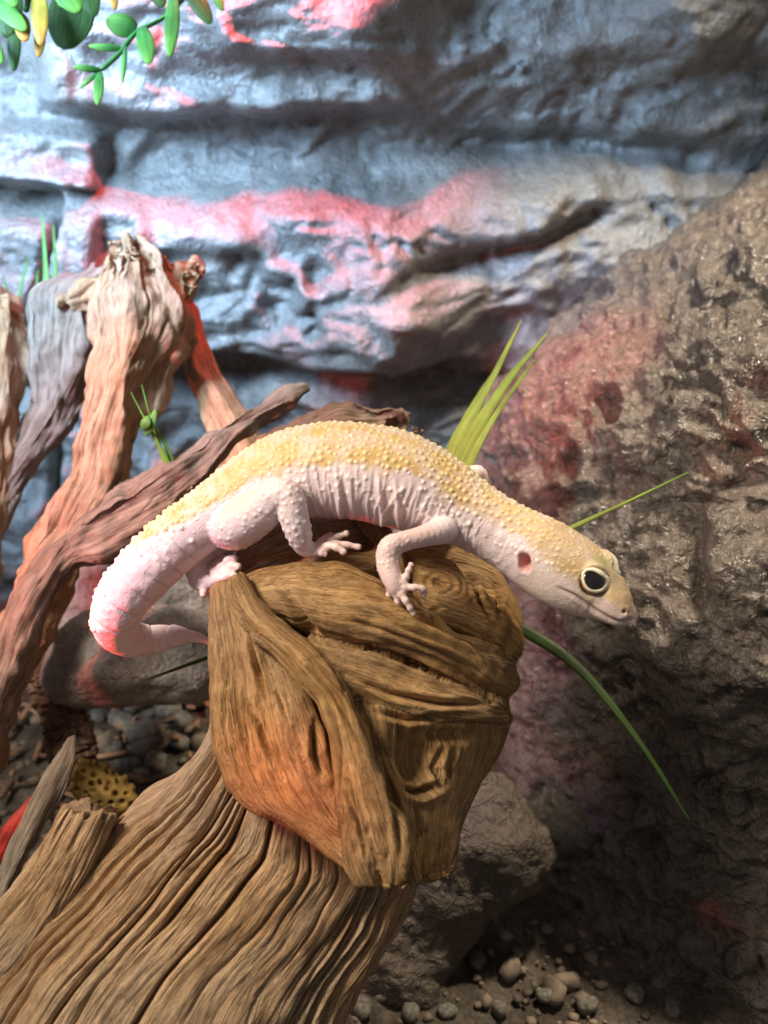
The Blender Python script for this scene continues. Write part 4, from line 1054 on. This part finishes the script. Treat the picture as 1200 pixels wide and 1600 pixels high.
    Nb = grid_normals(body, True)
    if (Nb[NU//2, NV//4]@B[NU//2]) < 0: Nb = -Nb
    facing = ((Nb.reshape(-1, 3))*(unit(CAM-hp))).sum(1) > 0.1
    def on_skin(x, y):
        w = (hx-x)**2+(hy-y)**2 + np.where(facing, 0, 1e6)
        return int(np.argmin(w))
    ie = on_skin(930, 906)
    Pe, Ne = hp[ie], unit(Nb.reshape(-1, 3)[ie])
    Re = 0.47
    Ec = Pe - Ne*0.35
    up_h = Nd[i_eye]
    for q_ in (Ec + up_h*0.16 - Ne*0.12, refl(Ec + up_h*0.16 - Ne*0.12)): ball(q_, 0.50)
    me = make_mesh('tmp', np.concatenate(meshes_v), np.concatenate(meshes_q), tris=np.concatenate(meshes_t))
    tmp = link('tmp', me)
    md = tmp.modifiers.new('r', 'REMESH'); md.mode = 'VOXEL'; md.voxel_size = 0.00029; md.use_smooth_shade = True
    sm = tmp.modifiers.new('s', 'SMOOTH'); sm.factor = 0.5; sm.iterations = 12
    dg = bpy.context.evaluated_depsgraph_get(); dg.update()
    bm_ = bpy.data.meshes.new_from_object(tmp.evaluated_get(dg))
    bpy.data.objects.remove(tmp)
    nvv = len(bm_.vertices)
    co = np.empty(nvv*3, np.float32); bm_.vertices.foreach_get('co', co); co = co.reshape(-1, 3).astype(float)*100
    nr = np.empty(nvv*3, np.float32); bm_.vertex_normals.foreach_get('vector', nr); nr = nr.reshape(-1, 3).astype(float)
    sp_, spart, st_, sth = np.concatenate(src_p), np.concatenate(src_part), np.concatenate(src_t), np.concatenate(src_th)
    kd = KDTree(len(sp_))
    for i, p in enumerate(sp_.tolist()): kd.insert(p, i)
    kd.balance()
    idx = np.fromiter((kd.find(p)[1] for p in co.tolist()), np.int64, nvv)
    part, t, a = spart[idx], st_[idx], sth[idx]
    ang = np.degrees(np.where(a > np.pi, a-2*np.pi, a))      # signed, 0 dorsal, +90 near flank
    aa = np.abs(ang)
    isb = part == 0
    headm = np.where(isb, sstep(20.6, 21.6, t), 0)
    # ---- tubercles
    rr = np.random.RandomState(4)
    tub = []       # point, radius cm, height cm, whiteness
    arc = np.concatenate([[0], np.cumsum(np.linalg.norm(np.diff(C, axis=0), axis=1))])
    def body_pt(ai, th_):
        i = int(np.clip(np.searchsorted(arc, ai), 0, NU-1)); j = int(round((th_ % (2*np.pi))/(2*np.pi)*NV)) % NV
        return body[i, j], tt[i], i
    # trunk: staggered rows
    pos_ = arc[int(np.argmin(np.abs(tt-6.2)))]; row = 0
    while pos_ < arc[int(np.argmin(np.abs(tt-23.0)))]:
        i = int(np.searchsorted(arc, pos_)); R = (ry[i]+rx[i])/2; tv = tt[i]
        trunk = 1.0 if 10.5 < tv < 20.5 else 0.0
        step = (0.235 if trunk else 0.25)/R
        if tv > 21: step = 0.20/R
        k = 0
        lim = np.interp(tv, [6, 9, 11, 13, 18, 20, 21.5, 23], [1.5, 1.5, 1.6, 1.75, 1.75, 1.5, 1.35, 1.2])
        th_ = -lim + (row % 2)*step*0.5
        while th_ < lim:
            dens = 1.0
            if abs(th_) > 0.95 and trunk: dens = 0.55
            if abs(th_) > 1.4: dens = 0.35
            if tv < 10.0: dens = 0.72 if abs(th_) < .7 else 0.42
            if tv > 21.2: dens = 0.75
            if rr.rand() < dens:
                p_, _, _ = body_pt(pos_+rr.normal(0, .035), th_+rr.normal(0, .14*step))
                sz = 0.070 if trunk else 0.078
                if tv > 20.5: sz = 0.058
                if tv > 21.8: sz = 0.045
                if tv < 11: sz = 0.10
                sz *= rr.uniform(.55, 1.25)
                hh = sz*(0.58 if tv < 20.5 else 0.42)
                if tv < 11.5 and abs(th_) < 0.75: hh *= 1.25
                if tv < 10.5 and abs(th_) >= 0.75: hh *= 0.4
                tub.append((p_, sz, hh))
            th_ += step*rr.uniform(.85, 1.15); k += 1
        pos_ += (0.185 if tv < 20.5 else 0.16)*(1.25 if tv < 10.5 else 1.0); row += 1
    nbody = len(tub)
    # leg tubercles
    leg_src = np.where((spart == 1) | (spart == 3))[0]
    sel = rr.choice(leg_src, 2600, replace=False)
    kept = []
    for i in sel:
        x_ = st_[i]
        if spart[i] == 1 and not (0.12 < x_ < 0.86): continue
        if spart[i] == 3 and not (0.52 < x_ < 0.80): continue
        p_ = sp_[i]; sep = 0.19 if spart[i] == 1 else 0.13
        if all(np.sum((p_-q)**2) > sep*sep for q in kept):
            kept.append(p_); sz = (0.07 if spart[i] == 1 else 0.05)*rr.uniform(.75, 1.15)
            if spart[i] == 1 and x_ < .45 and rr.rand() < .5: sz *= .6
            tub.append((p_, sz, sz*0.45))
    kt = KDTree(len(tub))
    for i, q in enumerate(tub): kt.insert(q[0].tolist(), i)
    kt.balance()
    tw = np.zeros(nvv); th_h = np.zeros(nvv)
    tr_ = np.array([q[1] for q in tub]); thh = np.array([q[2] for q in tub])
    near = [kt.find(p) for p in co.tolist()]
    ni = np.array([q[1] for q in near]); nd = np.array([q[2] for q in near])
    rel = nd/tr_[ni]
    prof = np.exp(-(rel/0.80)**2.6)
    disp = thh[ni]*prof
    tw = np.exp(-(rel/0.95)**4)
    px, py, pd = proj(co)
    # ---- skin folds on flank and neck
    arc_v = np.interp(t, tt, arc)
    flank = np.where(isb, sstep(48, 72, aa)*sstep(175, 130, aa)*sstep(12.8, 14.2, t)*sstep(20.4, 19.2, t), 0)
    wob = 0.10*perlin(co[:, 0]*1.3, co[:, 1]*1.3, co[:, 2]*1.3)
    f1 = perlin((arc_v+wob)*3.1, aa*0.010+3, 0*t)
    fold = np.exp(-(f1/0.16)**2)
    disp += flank*(0.055*fold*(0.5+0.5*sstep(60, 110, aa)) + 0.02*perlin((arc_v+wob)*6.5, aa*.02, 0*t+4)) - flank*0.02
    big = np.where(isb, sum(np.exp(-((px-x0-0.10*(py-760))/4.2)**2) for x0 in (528, 548, 592, 618)), 0)*sstep(60, 85, ang)*sstep(150, 130, ang)
    disp += 0.10*big
    neckf = np.where(isb, sstep(45, 75, aa)*sstep(18.6, 19.4, t)*sstep(21.2, 20.4, t), 0)
    disp += neckf*0.045*ridged((arc_v+wob)*1.6+5, aa*0.014, 0*t+2, 2)
    # tail rings
    tailm = np.where(isb, sstep(11.2, 10.2, t)*sstep(0.5, 2, t), 0)
    ringp = (arc_v % 0.62)/0.62
    disp -= tailm*0.045*np.exp(-((ringp-.5)/.07)**2)
    disp += tailm*0.03*fbm(co[:, 0]*2.2, co[:, 1]*2.2, co[:, 2]*2.2, 2)
    # shoulder / hip creases
    limb = ~isb
    rings = np.sin(t*150)
    disp += np.where(part == 3, 0.005*rings*sstep(.5, .4, t), 0)
    disp += np.where(part == 1, 0.010*fbm(co[:, 0]*5, co[:, 1]*5, co[:, 2]*5, 2), 0)
    # finger joints
    disp += np.where((part == 2) | (part == 4), 0.012*np.sin(t*22), 0)
    disp += 0.006*fbm(co[:, 0]*7, co[:, 1]*7, co[:, 2]*7, 2)
    # ---- head features on both sides
    near_side = ((co-Cm)@Bm) > 0
    cm = co.copy(); cm[~near_side] = refl(co[~near_side])
    mx, my, _ = proj(cm)
    hm = isb & (t > 20.3)
    mouth = polydist(mx, my, [(866,917),(884,924),(899,931),(915,942),(932,954),(950,965),(968,972),(982,968)])
    lipm = np.where(hm, np.exp(-(mouth/2.3)**2)*sstep(862, 892, mx), 0)
    disp -= 0.085*lipm
    disp += np.where(hm, 0.035*np.exp(-((mouth-6.5)/4)**2)*sstep(880, 905, mx), 0)
    ear = (np.abs((mx-820.5)/7.6)**3+np.abs((my-879-.25*(mx-820))/11.5)**3)**(1/3)
    ew = np.where(hm & (np.abs((cm-Cm)@Bm) > .2), np.exp(-ear**4), 0)
    disp -= 0.34*ew
    disp += np.where(hm, 0.018*np.exp(-((ear-1.55)/.35)**2), 0)
    nos = np.hypot(mx-975.5, my-955.5)
    nw = np.where(hm, np.exp(-(nos/2.7)**4), 0)
    disp -= 0.10*nw
    disp += np.where(hm, 0.02*np.exp(-((nos-6.5)/4)**2), 0)
    # socket around the eyeball
    de = np.linalg.norm(cm-Ec, axis=1)
    er = np.hypot(mx-930, my-909)
    sock = np.where(hm, sstep(27, 19, er), 0)
    disp -= 0.16*sock
    disp *= np.where(hm & (er < 27), np.where(sock > 0, 1, 1), 1)
    co2 = co + nr*disp[:, None]
    # ---- colours (linear)
    def mixc(c0, c1, w): return c0*(1-w[:, None]) + np.asarray(c1)[None]*w[:, None]
    nz = fbm(co[:, 0]*0.9, co[:, 1]*0.9, co[:, 2]*0.9, 3)
    nz2 = fbm(co[:, 0]*3, co[:, 1]*3, co[:, 2]*3, 2)
    col = np.tile(np.array([0.77, 0.65, 0.67]), (nvv, 1))
    col = mixc(col, (0.72, 0.57, 0.60), np.clip(0.5+nz, 0, 1)*0.6)
    bw = np.interp(t, [8.6, 9.6, 10.5, 12, 13.5, 15, 17, 18.5, 20, 21, 24], [0, 22, 38, 52, 58, 60, 60, 58, 56, 62, 62])
    band = np.where(isb, sstep(8, -8, aa-bw+16*nz+6*nz2), 0)*np.where(isb, sstep(8.8, 10.0, t), 0)
    yel = mixc(np.tile(np.array([0.56, 0.33, 0.035]), (nvv, 1)), (0.62, 0.42, 0.10), np.clip(0.5+1.2*nz2, 0, 1))
    mid = np.where(isb, sstep(16, 4, np.abs(ang+6)), 0)*0.55
    yel = mixc(yel, (0.70, 0.56, 0.36), mid)
    front = np.where(isb, sstep(19.5, 21.2, t), 0)
    yel = mixc(yel, (0.52, 0.36, 0.15), front*0.75)
    patch = np.clip(0.80+0.7*fbm(co[:, 0]*1.5+3, co[:, 1]*1.5, co[:, 2]*1.5, 3), .45, 1)
    bandp = (band*patch)[:, None]*0.82
    col = col*(1-bandp) + yel*bandp
    # white tubercles
    tc = mixc(np.tile(np.array([0.82, 0.74, 0.70]), (nvv, 1)), (0.80, 0.62, 0.28), band*0.85)
    w = tw*np.where(headm > .5, 0.55, 0.85)
    col = col*(1-w[:, None]) + tc*w[:, None]
    # yellowish hint on thigh tops
    thigh = np.where(part == 1, sstep(.1, .3, t)*sstep(.62, .42, t)*sstep(0, .8, nr@up), 0)
    col = mixc(col, (0.72, 0.56, 0.34), thigh*0.5)
    # pink limbs
    col = mixc(col, (0.70, 0.50, 0.46), np.where(part == 3, .7*sstep(.25, .4, t), 0)*(1-tw*.7))
    col = mixc(col, (0.70, 0.52, 0.46), np.where((part == 2) | (part == 4), .75, 0))
    # head: white jaw, tan crown, greenish brow
    jaw = np.where(isb, headm*sstep(52, 80, aa), 0)
    col = mixc(col, (0.72, 0.60, 0.53), jaw*.7)
    crown = np.where(isb, headm*sstep(66, 40, aa+18*nz), 0)
    col = mixc(col, (0.47, 0.33, 0.18), crown*.55*(1-.5*tw))
    lipc = np.where(hm, sstep(16, 0, np.abs(mouth-9))*sstep(880, 905, mx), 0)
    col = mixc(col, (0.56, 0.40, 0.36), lipc*.45)
    brow = np.where(hm, np.exp(-(((mx-945)/20)**2+((my-876)/13)**2)**2), 0)
    col = mixc(col, (0.36, 0.34, 0.17), brow*.7)
    snout = np.where(hm, sstep(948, 968, mx)*sstep(60, 30, aa), 0)
    col = mixc(col, (0.46, 0.34, 0.22), snout*.5)
    col = mixc(col, (0.62, 0.26, 0.22), np.where(hm, sstep(1.75, .9, ear), 0)*.8)
    col = mixc(col, (0.20, 0.04, 0.04), nw*.9)
    col = mixc(col, (0.35, 0.20, 0.18), lipm*.6)
    col = mixc(col, (0.66, 0.56, 0.34), np.where(hm, np.exp(-((er-27)/4)**2), 0)*.6)
    bm_.vertices.foreach_set('co', (co2*0.01).astype(np.float32).ravel())
    at = bm_.attributes.new('skin', 'FLOAT_COLOR', 'POINT')
    at.data.foreach_set('color', np.concatenate([np.clip(col, 0, 1), np.ones((nvv, 1))], 1).astype(np.float32).ravel())
    bm_.update()
    bm_.polygons.foreach_set('use_smooth', np.ones(len(bm_.polygons), bool))
    m, nt, b = newmat('gecko_skin')
    nt.links.new(attr(nt, 'skin', 'Color'), b.inputs['Base Color'])
    b.inputs['Roughness'].default_value = 0.42
    b.inputs['Specular IOR Level'].default_value = 0.38
    b.inputs['Subsurface Weight'].default_value = 0.4
    b.inputs['Subsurface Radius'].default_value = (1.0, 0.5, 0.42)
    b.inputs['Subsurface Scale'].default_value = 0.0022
    tcn = nt.nodes.new('ShaderNodeTexCoord')
    vv = mapping(nt, tcn.outputs['Object'], (100, 100, 100))
    vo = nt.nodes.new('ShaderNodeTexVoronoi'); vo.inputs['Scale'].default_value = 20
    nt.links.new(vv, vo.inputs['Vector'])
    nt.links.new(bump(nt, vo.outputs['Distance'], 0.25, 0.0005), b.inputs['Normal'])
    gk = thing('gecko', 'pale yellow and white leopard gecko perched across the driftwood knob facing right', 'gecko', tuple(P(520, 900, np.array(30.5))))
    bm_.name = 'body'
    link('body', bm_, m, gk)
    # ---- eyes
    mb, nb_, eb = newmat('eye_black')
    tcn = nb_.nodes.new('ShaderNodeTexCoord')
    eb.inputs['Base Color'].default_value = (0.006, 0.005, 0.006, 1); eb.inputs['Roughness'].default_value = 0.03
    eb.inputs['Coat Weight'].default_value = 1.0; eb.inputs['Coat Roughness'].default_value = 0.02
    iv = noise(nb_, mapping(nb_, tcn.outputs['Object'], (100, 100, 100)), 5, 3)
    nb_.links.new(ramp(nb_, [(0.3, (0.004, 0.003, 0.003)), (0.7, (0.012, 0.009, 0.008))], iv), eb.inputs['Base Color'])
    mi = simple_mat('iris_amber', (0.30, 0.13, 0.02), 0.15, .5, 8, spec=.6)
    ml = simple_mat('eyelid_cream', (0.84, 0.76, 0.58), 0.45, .12, 6, sss=.2)
    outer = [(907,894),(913,887),(921,884.5),(932,886),(944,893),(952,902),(953.5,910),(950,918),(941,926),(928,928),(916,923),(908.5,911)]
    inner = [(911.5,897),(915.5,891.5),(922,889.8),(930,891.8),(940,898),(947,904.5),(948,911),(945,917.5),(939,922),(928,923.5),(917.5,918),(912.3,908)]
    tang = unit(T[i_eye]-(T[i_eye]@Ne)*Ne)
    def on_sphere(x, y, r):
        # ray through the pixel meets the sphere of radius r about the eye centre
        dirv = unit(P(np.array(float(x)), np.array(float(y)), np.array(1.0))-CAM)
        oc = CAM-Ec; bq = oc@dirv; cq = oc@oc-r*r; dq = bq*bq-cq
        tq = -bq-math.sqrt(max(dq, 0.0))
        return CAM+dirv*tq
    outer = [(930+(x-930)*.92, 907.5+(y-907.5)*.90) for x, y in outer]; inner = [(930+(x-930)*.93, 907.5+(y-907.5)*.90) for x, y in inner]
    no, nt_ = 72, 14
    oc_ = spline(np.array(outer+outer[:1]), no+1)[:-1]; ic_ = spline(np.array(inner+inner[:1]), no+1)[:-1]
    ring = np.zeros((no, nt_, 3))
    for i in range(no):
        po = on_sphere(*oc_[i], Re*1.00); pi_ = on_sphere(*ic_[i], Re*1.03)
        mid_ = (po+pi_)/2; h_ = (pi_-po)/2; nrm = unit(mid_-Ec)
        for j in range(nt_):
            an = 2*np.pi*j/nt_
            ring[i, j] = mid_+h_*math.cos(an)+nrm*0.045*math.sin(an)
    rq = grid_quads(no, nt_, True)
    jj = np.arange(nt_); rq = np.concatenate([rq, np.stack([(no-1)*nt_+jj, (no-1)*nt_+(jj+1) % nt_, (jj+1) % nt_, jj], 1)])
    aa_ = np.linspace(0, np.pi, 32); bb_ = np.linspace(0, 2*np.pi, 48, endpoint=False)
    z_ = Ne; x_ = tang; y_ = np.cross(z_, x_)
    sph = Ec + Re*(np.sin(aa_)[:, None, None]*(np.cos(bb_)[None, :, None]*x_+np.sin(bb_)[None, :, None]*y_) + np.cos(aa_)[:, None, None]*np.ones((1, 48, 1))*z_)
    ang_i = np.linspace(0.80, 0.98, 8)
    iris = Ec + Re*1.008*(np.sin(ang_i)[:, None, None]*(np.cos(bb_)[None, :, None]*x_+np.sin(bb_)[None, :, None]*y_) + np.cos(ang_i)[:, None, None]*np.ones((1, 48, 1))*z_)
    for side in (0, 1):
        f = (lambda q: q) if side == 0 else (lambda q: refl(q.reshape(-1, 3)).reshape(q.shape))
        e = link('eye', make_mesh('eye', f(sph).reshape(-1, 3), grid_quads(32, 48, True)), mb, gk)
        link('iris', make_mesh('iris', f(iris).reshape(-1, 3), grid_quads(8, 48, True)), mi, e)
        link('eyelid', make_mesh('eyelid', f(ring).reshape(-1, 3), rq), ml, gk)
build_gecko()
